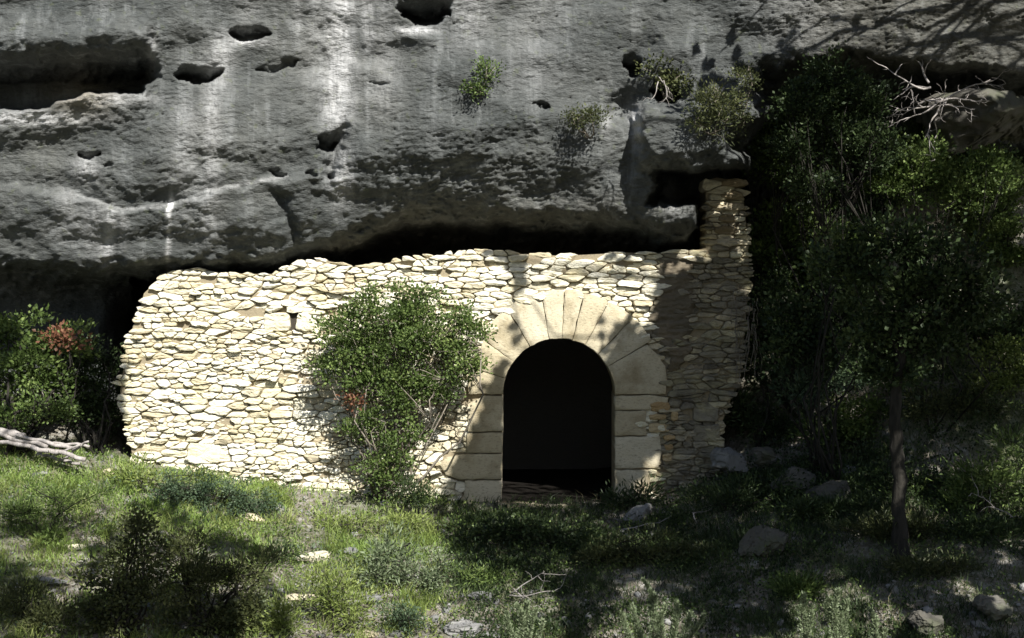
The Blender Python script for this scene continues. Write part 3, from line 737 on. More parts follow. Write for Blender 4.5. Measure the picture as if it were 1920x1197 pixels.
# right side: trunk tree
g = gp(1690, 1045); yT = g[1]
plant('tree', 'dark thin trunked tree standing in deep shade on the right', 'tree', yT,
      [(1690, 560, 110, 80), (1600, 500, 80, 60), (1780, 520, 90, 70), (1700, 450, 90, 55), (1640, 620, 70, 40), (1760, 620, 80, 50), (1850, 560, 70, 50), (1700, 690, 60, 40), (1640, 700, 40, 30)], tuple(g), 1.2, 'broad', 'leafdark', 'bark', .088,
      trunk=[g + [0, 0, -.1], at(1686, 900, yT), at(1676, 780, yT), at(1688, 650, yT), at(1692, 520, yT)])
RS = [
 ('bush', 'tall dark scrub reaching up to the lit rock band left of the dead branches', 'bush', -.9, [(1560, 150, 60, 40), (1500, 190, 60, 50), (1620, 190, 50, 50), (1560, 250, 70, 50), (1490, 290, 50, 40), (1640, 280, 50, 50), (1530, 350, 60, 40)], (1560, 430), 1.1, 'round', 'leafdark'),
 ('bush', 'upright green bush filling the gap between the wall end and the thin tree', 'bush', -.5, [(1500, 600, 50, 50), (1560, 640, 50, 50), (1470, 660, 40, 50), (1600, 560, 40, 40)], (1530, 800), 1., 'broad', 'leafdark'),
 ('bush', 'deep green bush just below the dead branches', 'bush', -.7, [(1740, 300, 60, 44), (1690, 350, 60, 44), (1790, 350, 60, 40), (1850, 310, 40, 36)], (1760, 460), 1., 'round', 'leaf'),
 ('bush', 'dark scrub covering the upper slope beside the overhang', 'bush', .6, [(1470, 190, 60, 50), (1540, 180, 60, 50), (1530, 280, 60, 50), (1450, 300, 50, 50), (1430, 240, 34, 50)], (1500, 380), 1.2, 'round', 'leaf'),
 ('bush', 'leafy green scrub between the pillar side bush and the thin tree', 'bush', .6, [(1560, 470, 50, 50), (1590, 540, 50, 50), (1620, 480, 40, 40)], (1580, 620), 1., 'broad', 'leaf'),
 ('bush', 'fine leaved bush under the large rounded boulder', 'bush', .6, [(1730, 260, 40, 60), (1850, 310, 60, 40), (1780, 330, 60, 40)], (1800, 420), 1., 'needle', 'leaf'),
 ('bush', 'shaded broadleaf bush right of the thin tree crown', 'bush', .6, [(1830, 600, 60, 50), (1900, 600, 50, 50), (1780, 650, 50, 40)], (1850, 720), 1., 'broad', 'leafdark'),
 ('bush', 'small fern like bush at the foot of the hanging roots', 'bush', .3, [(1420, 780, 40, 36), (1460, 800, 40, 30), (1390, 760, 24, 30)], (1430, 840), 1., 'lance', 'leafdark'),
 ('bush', 'low green bush left of the thin trunk', 'bush', .3, [(1600, 780, 60, 40), (1550, 820, 60, 30), (1640, 830, 40, 30)], (1600, 860), 1., 'round', 'leaf'),
 ('bush', 'mossy low scrub on the shaded slope below the outcrops', 'bush', -1.6, [(1560, 1010, 60, 34), (1620, 960, 36, 40), (1500, 985, 40, 20)], (1570, 1040), 1., 'needle', 'leafdark'),
 ('bush', 'weedy green bush at the right edge below the dry twigs', 'bush', -2.4, [(1880, 1040, 60, 34), (1820, 1060, 40, 24)], (1860, 1080), 1., 'lance', 'leafdark'),

 ('bush', 'leafy bush catching light beside the broken stone pillar', 'bush', .7, [(1470, 430, 55, 60), (1500, 510, 60, 42), (1440, 480, 40, 50), (1520, 410, 30, 36)], (1480, 640), 1., 'broad', 'leaf'),
 ('bush', 'dark green conifer bush high under the right hand overhang', 'bush', 2.6, [(1600, 170, 60, 50), (1570, 240, 60, 60), (1640, 240, 60, 60), (1620, 310, 80, 40), (1690, 200, 50, 40)], (1600, 400), 1.1, 'lance', 'leaf'),
 ('bush', 'grey green bush in the middle of the right slope above the thin tree', 'bush', 1.3, [(1640, 390, 60, 50), (1590, 420, 50, 40), (1670, 440, 50, 40)], (1630, 520), 1., 'lance', 'leafblue'),
 ('bush', 'tall bush at the right edge below the boulder', 'bush', .9, [(1880, 360, 55, 60), (1860, 450, 55, 70), (1900, 540, 40, 60), (1830, 400, 30, 40)], (1880, 640), 1., 'round', 'leaf'),
 ('bush', 'dark bush filling the slope between boulder and tree crown', 'bush', 1.8, [(1750, 330, 60, 50), (1700, 290, 40, 50), (1800, 300, 60, 40), (1780, 390, 50, 40)], (1750, 460), .9, 'needle', 'leafdark'),
 ('bush', 'dark ivy like bush hanging over the right end of the wall', 'bush', .25, [(1440, 600, 34, 70), (1420, 680, 26, 50), (1450, 540, 30, 30)], (1430, 780), .9, 'round', 'leafdark'),
 ('bush', 'low bush on the shaded slope halfway between wall and thin tree', 'bush', -.4, [(1540, 700, 60, 40), (1590, 690, 50, 36), (1490, 730, 44, 36)], (1540, 790), .9, 'lance', 'leafblue'),
 ('bush', 'yellowish green bush low at the right edge of the picture', 'bush', -.3, [(1890, 660, 40, 30), (1860, 720, 60, 30), (1920, 700, 40, 40)], (1880, 790), 1., 'round', 'leafyel'),
 ('bush', 'olive brush spreading right of the thin trunk', 'bush', -.6, [(1770, 760, 70, 34), (1830, 790, 60, 30)], (1780, 850), .9, 'needle', 'leafbrown'),
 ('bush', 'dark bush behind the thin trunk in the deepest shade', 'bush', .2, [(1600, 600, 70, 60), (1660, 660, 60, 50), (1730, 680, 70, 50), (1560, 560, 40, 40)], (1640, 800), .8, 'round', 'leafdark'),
 ('bush', 'straggly bush rooted in the rock left of the right overhang', 'bush', 1.9, [(1480, 330, 60, 40), (1530, 350, 50, 40)], (1490, 420), .7, 'round', 'leafdark'),
 ('bush', 'dark green bush at the foot of the shaded slope below the grey boulder', 'bush', -1.0, [(1390, 930, 50, 34), (1330, 935, 34, 26), (1450, 915, 30, 26)], (1380, 965), .9, 'needle', 'leafdark'),
 ('bush', 'scrubby bush right of the thin tree base', 'bush', -1.9, [(1850, 900, 60, 50), (1900, 850, 40, 50), (1800, 940, 40, 30)], (1850, 970), .8, 'lance', 'leaf'),
 ('bush', 'dark low bush hugging the thin tree base', 'bush', -2.2, [(1640, 1000, 50, 40), (1730, 1040, 50, 36), (1680, 1090, 60, 40)], (1690, 1080), .9, 'needle', 'leafbrown'),
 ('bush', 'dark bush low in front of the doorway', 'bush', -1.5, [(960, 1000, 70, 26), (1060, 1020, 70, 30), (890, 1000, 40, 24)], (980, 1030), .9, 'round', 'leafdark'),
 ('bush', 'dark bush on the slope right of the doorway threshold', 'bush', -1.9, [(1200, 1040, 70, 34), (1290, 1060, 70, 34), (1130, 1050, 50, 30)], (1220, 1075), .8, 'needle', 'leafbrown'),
 ('bush', 'green upright bush in shade near the bottom right', 'bush', -3.0, [(1495, 1110, 34, 40), (1480, 1160, 40, 34)], (1490, 1185), 1., 'needle', 'leaf'),
 ('bush', 'brown green bush in the bottom right corner', 'bush', -3.0, [(1720, 1150, 60, 30), (1790, 1110, 50, 30)], (1750, 1175), .8, 'needle', 'leafbrown'),
 ('bush', 'weedy clump at the wall foot just right of the doorway', 'bush', -.35, [(1200, 925, 34, 16), (1165, 935, 20, 10)], (1190, 945), .9, 'lance', 'leafdark'),
]
for r in RS:
    name, lab, cat, y, bl, b, dn, sty, mt = r
    if bl[0][0] > 1450 and y > -.45: y = min(y, float(np.mean([gp(q[0], q[1] + q[3] * .4)[1] for q in bl])) - .1)
    X = at(b[0], b[1], y); base = (X[0], y, float(zg(X[0], y)))
    plant(name, lab, cat, y, bl, base, dn * 1.35, sty, mt, 'bark', .018, size=1.1, nstems=1)
# bushes rooted in the cliff face
def cd(u, v): return float(cliff_depth(np.array([u], float), np.array([v], float))[0])
for lab, bl, b, sty, mt, sz in [
    ('yellow green tuft growing alone from the cliff face above the wall', [(908, 135, 22, 34), (896, 168, 18, 20)], (898, 190), 'small', 'leaf', 1.1),
    ('dusty sparse bush on the cliff face below right of the yellow tuft', [(1100, 225, 34, 26), (1075, 215, 20, 18)], (1105, 260), 'small', 'leafbrown', 1.),
    ('dark bush hanging over a hollow in the cliff above the pillar', [(1240, 135, 44, 22), (1275, 150, 26, 26)], (1245, 190), 'round', 'leafbrown', 1.),
    ('olive green bush on the rock lobe above the broken pillar', [(1330, 185, 40, 36), (1345, 225, 30, 30), (1310, 215, 26, 26)], (1335, 255), 'needle', 'leafbrown', 1.),
    ('thin grey bush at the edge where lit rock meets the dark recess', [(1385, 195, 18, 45), (1398, 140, 20, 30)], (1385, 240), 'small', 'leafbrown', 1.)]:
    y = cd(*b) - .12
    plant('cliff_bush', lab, 'bush', y, [(*q, -.08, 1) for q in bl], tuple(at(b[0], b[1], y + .15)), .9, sty, mt, 'barkpale', .012, size=sz, nstems=2)
# foreground left dark shrubs
for lab, bl, b, sty, mt in [
    ('big dark shrub with a pointed top in the lower left foreground', [(255, 990, 34, 44), (250, 1050, 56, 40), (215, 1100, 60, 40), (290, 1100, 50, 40), (190, 1160, 70, 36)], (240, 1230), 'round', 'leafbrown'),
    ('dark rounded shrub right of the pointed one in the foreground', [(352, 1030, 40, 44), (380, 1090, 60, 50), (440, 1080, 50, 44), (490, 1060, 36, 24)], (380, 1190), 'needle', 'leafbrown'),
    ('bushy olive shrub along the bottom edge left of centre', [(400, 1160, 90, 40), (470, 1150, 40, 50)], (410, 1215), 'round', 'leafbrown'),
    ('grey green shrub in the bottom left corner', [(40, 1130, 60, 40), (100, 1170, 60, 36)], (60, 1200), 'needle', 'leafbrown')]:
    g = gp(b[0], min(b[1], 1196)); y = g[1]
    plant('shrub', lab, 'shrub', y, [(*q[:4],) for q in bl], tuple(g), 1.3, sty, mt, 'bark', .02, depth=.7)
for lab, bl, b, sty, mt in [
    ('low spreading grey green ground shrub in front of the pale wall', [(340, 915, 70, 26), (420, 930, 80, 28), (480, 950, 50, 24), (300, 945, 50, 20)], (400, 965), 'small', 'leafblue'),
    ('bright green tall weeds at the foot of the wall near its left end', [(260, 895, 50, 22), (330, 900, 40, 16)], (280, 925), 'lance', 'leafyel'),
    ('silvery green bush in the sunlit middle foreground', [(735, 1040, 52, 36), (700, 1070, 40, 30), (780, 1075, 34, 28)], (735, 1105), 'lance', 'leafsilver'),
    ('yellow green feathery bush below the silvery bush', [(640, 1120, 44, 50), (600, 1085, 28, 22), (665, 1160, 34, 26)], (635, 1190), 'needle', 'leafyel'),
    ('olive green bush by the bottom edge in the middle', [(770, 1155, 50, 30), (740, 1180, 40, 20)], (765, 1190), 'small', 'leafblue'),
    ('yellow green bush by the bottom edge right of the dark shrubs', [(540, 1160, 40, 40), (510, 1180, 36, 26)], (535, 1190), 'needle', 'leafyel'),
    ('lime green low bush between wall and silvery bush', [(640, 985, 60, 16), (760, 985, 50, 18)], (690, 1000), 'needle', 'leafyel'),
    ('small brown green bush at the edge of the shade in the middle foreground', [(880, 1075, 44, 20), (930, 1085, 34, 16)], (890, 1095), 'needle', 'leaf'),
    ('dusty silver bush right of the silvery green bush', [(820, 1070, 30, 26), (805, 1100, 26, 20)], (815, 1115), 'small', 'leafsilver'),
    ('wide green grassy bush on the left bank below the log pile', [(110, 935, 80, 24), (40, 960, 60, 26), (90, 1005, 100, 22)], (90, 1020), 'needle', 'leaf'),
    ('bluish dark tuft between the dark shrubs and the sunlit grass', [(520, 1040, 40, 20)], (520, 1060), 'lance', 'leafdark'),
    ]:
    g = gp(*b); plant('shrub', lab, 'shrub', g[1], bl, tuple(g), 1.0, sty, mt, 'bark', .01, depth=.9, nstems=2)

# silvery upright spires along the bottom edge
def spire(label, u, vtop, vbase, w, mat='leafsilver', group=None, stems=None, y=None):
    g = gp(u, min(vbase, 1196)); y = g[1] if y is None else y
    if vbase >= 1200: y = g[1] - .75; bp = at(u, vbase, y); bp[2] = float(zg(bp[0], y))
    else: bp = at(u, vbase, y)
    root = empty('spire_plant', bp, label, 'plant', group)
    wood = MB(); Ls = []
    for (du, vt, ww) in (stems or [(0, vtop, w)]):
        tip = at(u + du, vt, y); pl = crooked(bp + rng.normal(size=3) * [.03, .03, 0], tip, 6, .03)
        wood.tube(pl, list(np.linspace(.010, .003, 7)), 5)
        pl = np.array(pl); n = int(1250 * np.linalg.norm(tip - bp))
        t = rng.random(n) ** .8; i = np.minimum((t * 6).astype(int), 5); f = (t * 6 - i)[:, None]
        C = pl[i] * (1 - f) + pl[i + 1] * f
        R = px(ww) * (1 - t ** 1.6 * .8)[:, None]
        ang = rng.random(n) * 2 * math.pi
        d = np.stack([np.cos(ang), np.sin(ang), .55 + t * .8], 1)
        dn = d / np.linalg.norm(d, axis=1, keepdims=True)
        C2 = C + dn * R * rng.random((n, 1)) * .75
        Ls.append(leaf_arrays(C2, dn + rng.normal(size=(n, 3)) * .3, .036 * rng.uniform(.6, 1.3, n), .013, .3 + .6 * rng.random(n)))
    wood.build('stem', M['bark'], root); foliage_obj('foliage', Ls, M[mat], root)
spire('tall pale spire plant leaning left at the bottom right of centre', 1235, 1085, 1200, 14, stems=[(-30, 1088, 13), (-5, 1120, 12), (-50, 1135, 12), (15, 1135, 12), (35, 1130, 10), (60, 1150, 12), (-70, 1150, 10), (85, 1155, 10), (30, 1165, 20)])
spire('narrow pale spire plant left of the twin tipped one at the bottom right', 1510, 1112, 1205, 13, stems=[(-2, 1115, 13), (-14, 1140, 9), (10, 1135, 9)])
spire('fullest pale green spire plant at the bottom right', 1572, 1105, 1205, 18, stems=[(-16, 1125, 14), (0, 1108, 12), (18, 1128, 14), (6, 1150, 20)])
spire('short pale spire plant nearest the bottom right corner', 1636, 1140, 1205, 10, stems=[(-6, 1143, 10), (8, 1165, 10), (24, 1180, 10)])
spire('bright round pale plant on the gravel at the bottom centre', 980, 1130, 1200, 16, stems=[(-30, 1150, 12), (-12, 1135, 12), (8, 1132, 14), (26, 1145, 12), (38, 1165, 10), (0, 1150, 18)], mat='leafsilver')
spire('small silvery sprig beside the yellow green feathery bush', 712, 1010, 1060, 10, stems=[(-8, 1015, 8), (10, 1008, 8)])
spire('silvery sprig standing on the gravel right of the dark shrubs', 498, 1110, 1190, 10, stems=[(-6, 1112, 9), (10, 1140, 9), (-20, 1150, 9)])

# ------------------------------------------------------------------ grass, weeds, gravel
def scatter(n, ulo, uhi, vlo, vhi, seed):
    r = np.random.default_rng(seed); out = []
    X = r.uniform(-7.5, 8, n * 3); Y = r.uniform(-5.2, -.05, n * 3)
    return X, Y, r
def blades(name, n, mat, label, mask, L=(.08, .2), W=.007, seed=1, clump=40, lean=.35, spread=.10, y1=-.08):
    r = np.random.default_rng(seed); nc = n // clump * 3
    X = r.uniform(-7.6, 8., nc); Y = r.uniform(-5.4, y1, nc)
    k = 16. / (Y + 16) / S_PX; U = 960 + X * k; Z = zg(X, Y); V_ = 598.5 - (Z - CAM_Z) * k
    keep = (r.random(nc) < mask(U, V_, X, Y)); X, Y = X[keep], Y[keep]
    X = np.repeat(X, clump) + r.normal(size=len(X) * clump) * spread; Y = np.repeat(Y, clump) + r.normal(size=len(Y) * clump) * spread
    Y = np.minimum(Y, y1 + .03)
    Z = zg(X, Y); m = len(X)
    ct = np.repeat(r.normal(.45, .18, m // clump), clump)
    d = np.stack([r.normal(size=m) * lean, r.normal(size=m) * lean, np.ones(m)], 1)
    l = r.uniform(L[0], L[1], m) * np.repeat(r.uniform(.6, 1.3, m // clump), clump)
    C = np.stack([X, Y, Z - .01], 1)
    dn = d / np.linalg.norm(d, axis=1, keepdims=True)
    sd = np.stack([r.normal(size=m), r.normal(size=m), np.zeros(m)], 1); sd /= np.linalg.norm(sd, axis=1, keepdims=True)
    bend = np.stack([r.normal(size=m), r.normal(size=m), -.4 * np.ones(m)], 1) * (l * .25)[:, None]
    mid = C + dn * (l * .55)[:, None]; tip = C + dn * l[:, None] + bend
    V = np.stack([C - sd * W * .5, C + sd * W * .5, mid + sd * W * .4, tip, mid - sd * W * .4], 1).reshape(-1, 3)
    b = np.arange(m)[:, None] * 5
    F = np.concatenate([b + [0, 1, 2], b + [0, 2, 4], b + [4, 2, 3]], 1).reshape(-1, 3)
    T = np.repeat(ct + r.normal(size=m) * .14, 5)
    me = np_mesh(name, V, F, {'tint': np.clip(T, 0, 1)})
    return tag(link_mesh(name, me, M[mat], None, False), label, name.replace('_', ' '), None, 'stuff')
fx = lambda X, Y, s=1.1, sd=3: sstep(-.15, .3, fbm(X * s, Y * s * 1.6, 0, 3, sd))
pale = lambda U, V: np.clip(blob(U, V, 600, 1045, 60, 26) + blob(U, V, 560, 1130, 60, 50) + blob(U, V, 930, 1165, 130, 36) + blob(U, V, 90, 1075, 60, 26) + .8 * blob(U, V, 520, 985, 90, 16), 0, 1)
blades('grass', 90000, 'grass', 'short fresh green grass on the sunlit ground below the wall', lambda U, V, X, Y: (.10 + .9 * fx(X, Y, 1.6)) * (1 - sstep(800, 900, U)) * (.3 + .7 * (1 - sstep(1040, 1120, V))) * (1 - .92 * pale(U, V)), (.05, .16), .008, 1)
blades('tall_grass', 26000, 'leafyel', 'taller yellow green grass tufts on the sunlit ground', lambda U, V, X, Y: .8 * sstep(.05, .3, pf2(X * 2.2, Y * 3, 3, 63)) * (1 - sstep(800, 900, U)) * (1 - .9 * pale(U, V)), (.12, .32), .008, 11, 60, .45, .06)
blades('dry_grass', 12000, 'straw', 'dry straw coloured grass tufts scattered on the slope', lambda U, V, X, Y: .45 * fx(X, Y, 1.7, 8), (.08, .24), .006, 2, 26, .6)
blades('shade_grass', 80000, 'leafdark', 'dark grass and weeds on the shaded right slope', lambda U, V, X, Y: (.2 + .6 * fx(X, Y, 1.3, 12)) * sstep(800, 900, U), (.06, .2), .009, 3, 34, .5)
def leafcover(name, n, mat, label, mask, style, seed, h=.07, y0=-5.4, y1=-.12, spread=1., q=30):
    r = np.random.default_rng(seed); nc = n
    X = r.uniform(-7.6, 8., nc); Y = r.uniform(y0, y1, nc); Z = zg(X, Y)
    k = 16. / (Y + 16) / S_PX; U = 960 + X * k; V_ = 598.5 - (Z - CAM_Z) * k
    keep = r.random(nc) < mask(U, V_, X, Y); X, Y, Z = X[keep], Y[keep], Z[keep]
    L, W, nl, rc = STY[style]; rc = rc * spread
    m = len(X) * q
    off = r.normal(size=(m, 3)) * [rc, rc, h * .6]; off[:, 2] = np.abs(off[:, 2])
    C = np.repeat(np.stack([X, Y, Z], 1), q, 0) + off
    C[:, 1] = np.minimum(C[:, 1], y1 + .02)
    d = off * 4 + r.normal(size=(m, 3)) * .5 + [0, 0, .6]
    T = np.repeat(r.normal(.45, .2, len(X)), q) + r.normal(size=m) * .13
    V, F, T = leaf_arrays(C, d, L * r.uniform(.5, 1.1, m), W * .9, T)
    me = np_mesh(name, V, F, {'tint': np.clip(T, 0, 1)})
    return tag(link_mesh(name, me, M[mat], None, False), label, 'ground cover', None, 'stuff')
leafcover('ground_cover', 5000, 'leaf', 'low leafy ground cover over the slope', lambda U, V, X, Y: .15 + .6 * fx(X, Y, .9, 17) * (1 - .6 * sstep(1050, 1150, V)), 'small', 5)
leafcover('herb_cover', 2600, 'leafyel', 'yellow green herbs mixed in the sunlit grass', lambda U, V, X, Y: .55 * fx(X, Y, 1.2, 23) * (1 - sstep(800, 900, U)), 'lance', 6)
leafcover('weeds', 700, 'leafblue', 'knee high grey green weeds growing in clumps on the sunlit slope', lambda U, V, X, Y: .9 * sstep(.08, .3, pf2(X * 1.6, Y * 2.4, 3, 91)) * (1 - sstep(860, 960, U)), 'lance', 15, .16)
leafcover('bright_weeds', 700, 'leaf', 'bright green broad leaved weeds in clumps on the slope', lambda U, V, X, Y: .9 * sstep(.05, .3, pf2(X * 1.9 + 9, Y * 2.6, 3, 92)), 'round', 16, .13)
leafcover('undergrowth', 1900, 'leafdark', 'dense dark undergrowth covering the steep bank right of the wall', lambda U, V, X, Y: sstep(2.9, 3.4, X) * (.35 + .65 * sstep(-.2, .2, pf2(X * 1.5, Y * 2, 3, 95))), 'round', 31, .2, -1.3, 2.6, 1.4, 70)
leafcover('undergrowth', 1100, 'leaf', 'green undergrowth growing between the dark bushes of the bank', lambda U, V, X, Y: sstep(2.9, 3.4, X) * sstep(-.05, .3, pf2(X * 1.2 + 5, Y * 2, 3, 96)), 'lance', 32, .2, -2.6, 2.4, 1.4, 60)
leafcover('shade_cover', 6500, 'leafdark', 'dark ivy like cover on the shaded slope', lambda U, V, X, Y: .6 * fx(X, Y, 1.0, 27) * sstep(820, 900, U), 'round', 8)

# rocks
def rock_mesh(r3, seed, sub=5, cuts=12):
    bm = bmesh.new(); bmesh.ops.create_icosphere(bm, subdivisions=sub, radius=1)
    V = np.array([v.co[:] for v in bm.verts]); rr = np.random.default_rng(seed)
    for _ in range(cuts):
        n = rr.normal(size=3); n /= np.linalg.norm(n); d = rr.uniform(.42, .78); s = V @ n - d
        V = V - np.outer(np.maximum(s, 0) * 1.0, n)
    V = V * (1 + .10 * fbm(V[:, 0] * 1.7 + seed, V[:, 1] * 1.7, V[:, 2] * 1.7, 3, seed)[:, None]) + .16 * fbm(V[:, 0] * 3.5 + seed, V[:, 1] * 3.5, V[:, 2] * 6, 5, seed, .62)[:, None]
    V = V * np.asarray(r3)
    F = np.array([[v.index for v in f.verts] for f in bm.faces]); bm.free()
    return V, F
def rock(label, u, v, ru, rv, mat='rock', seed=1, y=None, group=None, sink=.0, name='boulder', cat='boulder', rot=0.):
    if y is None:
        g = gp(u, v + rv * .8); y = g[1]
    c = at(u, v, y); V, F = rock_mesh((px(ru, y) * 1.25, px(min(ru, rv * 1.4), y) * 1.1, px(rv, y) * 1.3), seed)
    cr, sr = math.cos(rot), math.sin(rot); x = V[:, 0] * cr - V[:, 2] * sr; z = V[:, 0] * sr + V[:, 2] * cr; V[:, 0] = x; V[:, 2] = z
    me = np_mesh(name, V, F, {'tint': np.full(len(V), .2 + .6 * ((seed * 37) % 10) / 10)})
    o = link_mesh(name, me, M[mat], None, False); o.location = Vector(c.tolist())
    return tag(o, label, cat, group)
rock('pale bluish grey boulder at the right end of the wall foot', 1368, 864, 32, 26, 'rock', 3, -.35)
rock('duller grey boulder right of the pale bluish one', 1428, 862, 26, 18, 'darkrock', 5, -.3)
rock('large rounded boulder under the overhang at the upper right', 1808, 236, 98, 72, 'darkrock', 8, -.1)
rock('smaller boulder behind the large rounded one at the right edge', 1893, 225, 30, 48, 'darkrock', 9, .1)
rock('leaning grey slab right of the doorway', 1200, 965, 30, 14, 'rock', 12, rot=.5)
rock('squarish grey block in the bottom right corner', 1864, 1140, 32, 24, 'darkrock', 14)
rock('small pale stone on the shaded slope below the grey boulders', 1594, 882, 13, 8, 'rock', 15)
rock('flat pale stone on the sunlit grass below the wall', 480, 972, 24, 8, 'rubble', 16, rot=-.25)
rock('thin flat whitish stone left of the dark shrubs', 146, 1026, 22, 6, 'rubble', 18)
rock('rounded pale stone near the left end of the wall foot', 200, 886, 12, 7, 'rubble', 19)
rock('rough grey outcrop on the shaded slope right of the doorway', 1480, 910, 44, 26, 'darkrock', 21)
rock('pale rough outcrop running down the shaded slope', 1430, 1020, 38, 26, 'darkrock', 22, rot=.5)
rock('grey outcrop low on the shaded slope', 1560, 930, 44, 24, 'darkrock', 23)
rock('flat white stone lying on top of the wall beside the pillar', 1294, 483, 20, 5, 'rubble', 24, -.02)
rock('low rock at the bottom edge right of the yellow green bush', 690, 1190, 30, 8, 'rubble', 26)
rock('white topped rock at the bottom edge near the pale plant', 870, 1180, 48, 16, 'rock', 27)
rock('grey rock at the bottom right beside the squarish block', 1735, 1170, 36, 26, 'darkrock', 29)
rock('light grey stone low in the right corner slope', 1772, 1058, 12, 8, 'rock', 31)
rock('bluish stone left of the feathery bush', 700, 1125, 22, 10, 'rock', 32)
rock('flat pale slab in the sunlit grass beside the grassy green tufts above the feathery bush', 590, 1045, 40, 9, 'rubble', 41, rot=.1)
rock('low whitish rock between the dark rounded shrub and the feathery bush', 565, 1120, 26, 9, 'rubble', 42)
rock('small pale stone in the grass just left of the silvery green bush', 655, 1035, 14, 7, 'rock', 43)
rock('flat grey slab at the left edge below the log pile', 70, 1090, 48, 9, 'rock', 45, rot=-.08)
rock('pale stone poking from the shaded grass in front of the doorway', 905, 1120, 24, 8, 'rock', 46)
rr = np.random.default_rng(44)
V_, F_, T_, off = [], [], [], 0
protos = [rock_mesh((1, 1, .6), 200 + i, 1, 4) for i in range(6)]
for _ in range(9000):
    x, y = rr.uniform(-7.4, 8), rr.uniform(-5.2, -.1)
    f = float(fbm(x * 1.1, y * 1.8, 0, 2, 71))
    U = 960 + x * 16 / (16 + y) / S_PX
    VV = 598.5 - (float(zg(x, y)) - CAM_Z) * 16 / (16 + y) / S_PX
    if rr.random() > .25 + .9 * max(0, f) + .5 * float(sstep(1040, 1150, VV)): continue
    s = .010 * (1 + rr.pareto(2.1)); s = min(s, .075)
    if U > 850 and VV < 1100 and rr.random() < .85: continue
    V, F = protos[rr.integers(6)]; a = rr.uniform(0, 6.28)
    R = np.array([[math.cos(a), -math.sin(a), 0], [math.sin(a), math.cos(a), 0], [0, 0, 1]])
    W = (V * s * rr.uniform(.6, 1.5, 3)) @ R.T + [x, y, float(zg(x, y)) + s * .15]
    V_.append(W); F_.append(F + off); off += len(W); T_.append(np.full(len(W), rr.random()))
me = np_mesh('gravel', np.vstack(V_), np.vstack(F_), {'tint': np.concatenate(T_)})
tag(link_mesh('gravel', me, M['rock'], None, False), 'loose grey gravel and stones on the slope', 'gravel', None, 'stuff')

# dead wood
def dead_branch(mb, p, d, L, r, depth=0, maxd=3, bend=.25):
    p = np.asarray(p, float); d = np.asarray(d, float); d /= np.linalg.norm(d); pts = [p]; rad = [r]; n = 7; q = p.copy(); dd = d.copy()
    for i in range(n):
        dd = dd + rng.normal(size=3) * bend; dd /= np.linalg.norm(dd); q = q + dd * L / n; pts.append(q.copy()); rad.append(r * (1 - .75 * (i + 1) / n))
        if depth < maxd and i > 0 and rng.random() < .55:
            nd = dd + rng.normal(size=3) * .9; dead_branch(mb, q, nd, L * rng.uniform(.35, .6), r * .5, depth + 1, maxd, bend)
    mb.tube(pts, rad, 6)
def dead(name, label, u, v, y, dirs, r=.02, mat='deadwood', cat='branch', maxd=2):
    p = at(u, v, y); root = empty(name, p, label, cat)
    for (du, dv, dy, L) in dirs:
        m = MB(); dead_branch(m, p + rng.normal(size=3) * .03, [du, dy, -dv], L, r, 0, maxd); m.build('branch', M[mat], root)
yb = -.85
dead('dead_branch', 'bleached tangle of dead branches lying on the boulder at the upper right', 1770, 185, yb, [(-1, .55, .0, .8), (-.9, .3, -.1, .6), (-.7, .8, 0, .7), (.9, -.35, 0, .6), (1, -.1, 0, .45), (-.8, .6, .05, .5), (-1, .9, -.1, .6), (.8, .1, 0, .4), (-.6, 1., 0, .6)], .014, maxd=2)
dead('dead_branch', 'long pale forked dead branch reaching left from the boulder', 1745, 165, yb, [(-1, .25, -.05, .75), (-.9, -.2, 0, .5), (-.1, -1, 0, .4)], .016, maxd=1)
dead('dead_branch', 'pale thin twigs hanging from the hollow in the cliff', 1240, 150, -1.75, [(-.1, 1, 0, .4), (.35, 1, 0, .3), (.2, .7, 0, .3)], .007, maxd=1)
dead('dead_branch', 'pale branch lying across the slope at the right edge', 1925, 1012, -1.9, [(-1, -.5, 0, .9)], .018, maxd=2)
dead('dead_branch', 'fan of dry twigs on the right slope', 1805, 900, -1.6, [(.5, -1, 0, .6), (1, -.3, 0, .6), (.2, 1, 0, .7), (-.7, -.8, 0, .5), (-.1, .9, .1, .5), (.7, .5, 0, .6)], .009, 'barkpale', maxd=2)
dead('dead_branch', 'grey sticks scattered below the leaning slab', 1170, 995, -1.0, [(1, -.1, 0, .5), (1, .08, -.1, .4)], .010, maxd=1)
dead('dead_branch', 'pale sticks lying on the dark slope below the doorway', 960, 1110, -2.9, [(1, .0, 0, .6), (1, -.2, 0, .5), (.8, .15, 0, .5)], .008, maxd=1)
dead('dead_branch', 'thin pale stem lying at the foot of the shaded slope', 1300, 960, -1.0, [(1, .1, 0, .3), (.1, 1, 0, .2)], .010, maxd=1)
# log pile at the left
lg = [(0, 812, 90, 838, .035), (10, 825, 120, 848, .03), (30, 815, 140, 842, .025), (60, 838, 160, 862, .028), (0, 806, 45, 820, .05), (90, 832, 168, 838, .018), (120, 860, 166, 828, .015), (95, 858, 150, 834, .014), (70, 850, 150, 870, .022)]
for i, (a, b, c, d, r) in enumerate(lg):
    m = MB(); y = -.75 - .06 * (i % 4); p, q = at(a - (25 if a < 12 else 0), b, y), at(c, d, y - .12 + .06 * (i % 3))
    pl = crooked(p, q, 7, .02); m.tube(pl, [r * random.uniform(.85, 1.1) for _ in pl], 9)
    o = m.build('log', M['deadwood'], None)
    tag(o, ['thick bleached log topmost at the left edge of the wood pile', 'pale log lying second in the wood pile'][0] if i == 4 else 'weathered grey stick in the wood pile at the left edge of the slope', 'log', 'sticks in the left wood pile')
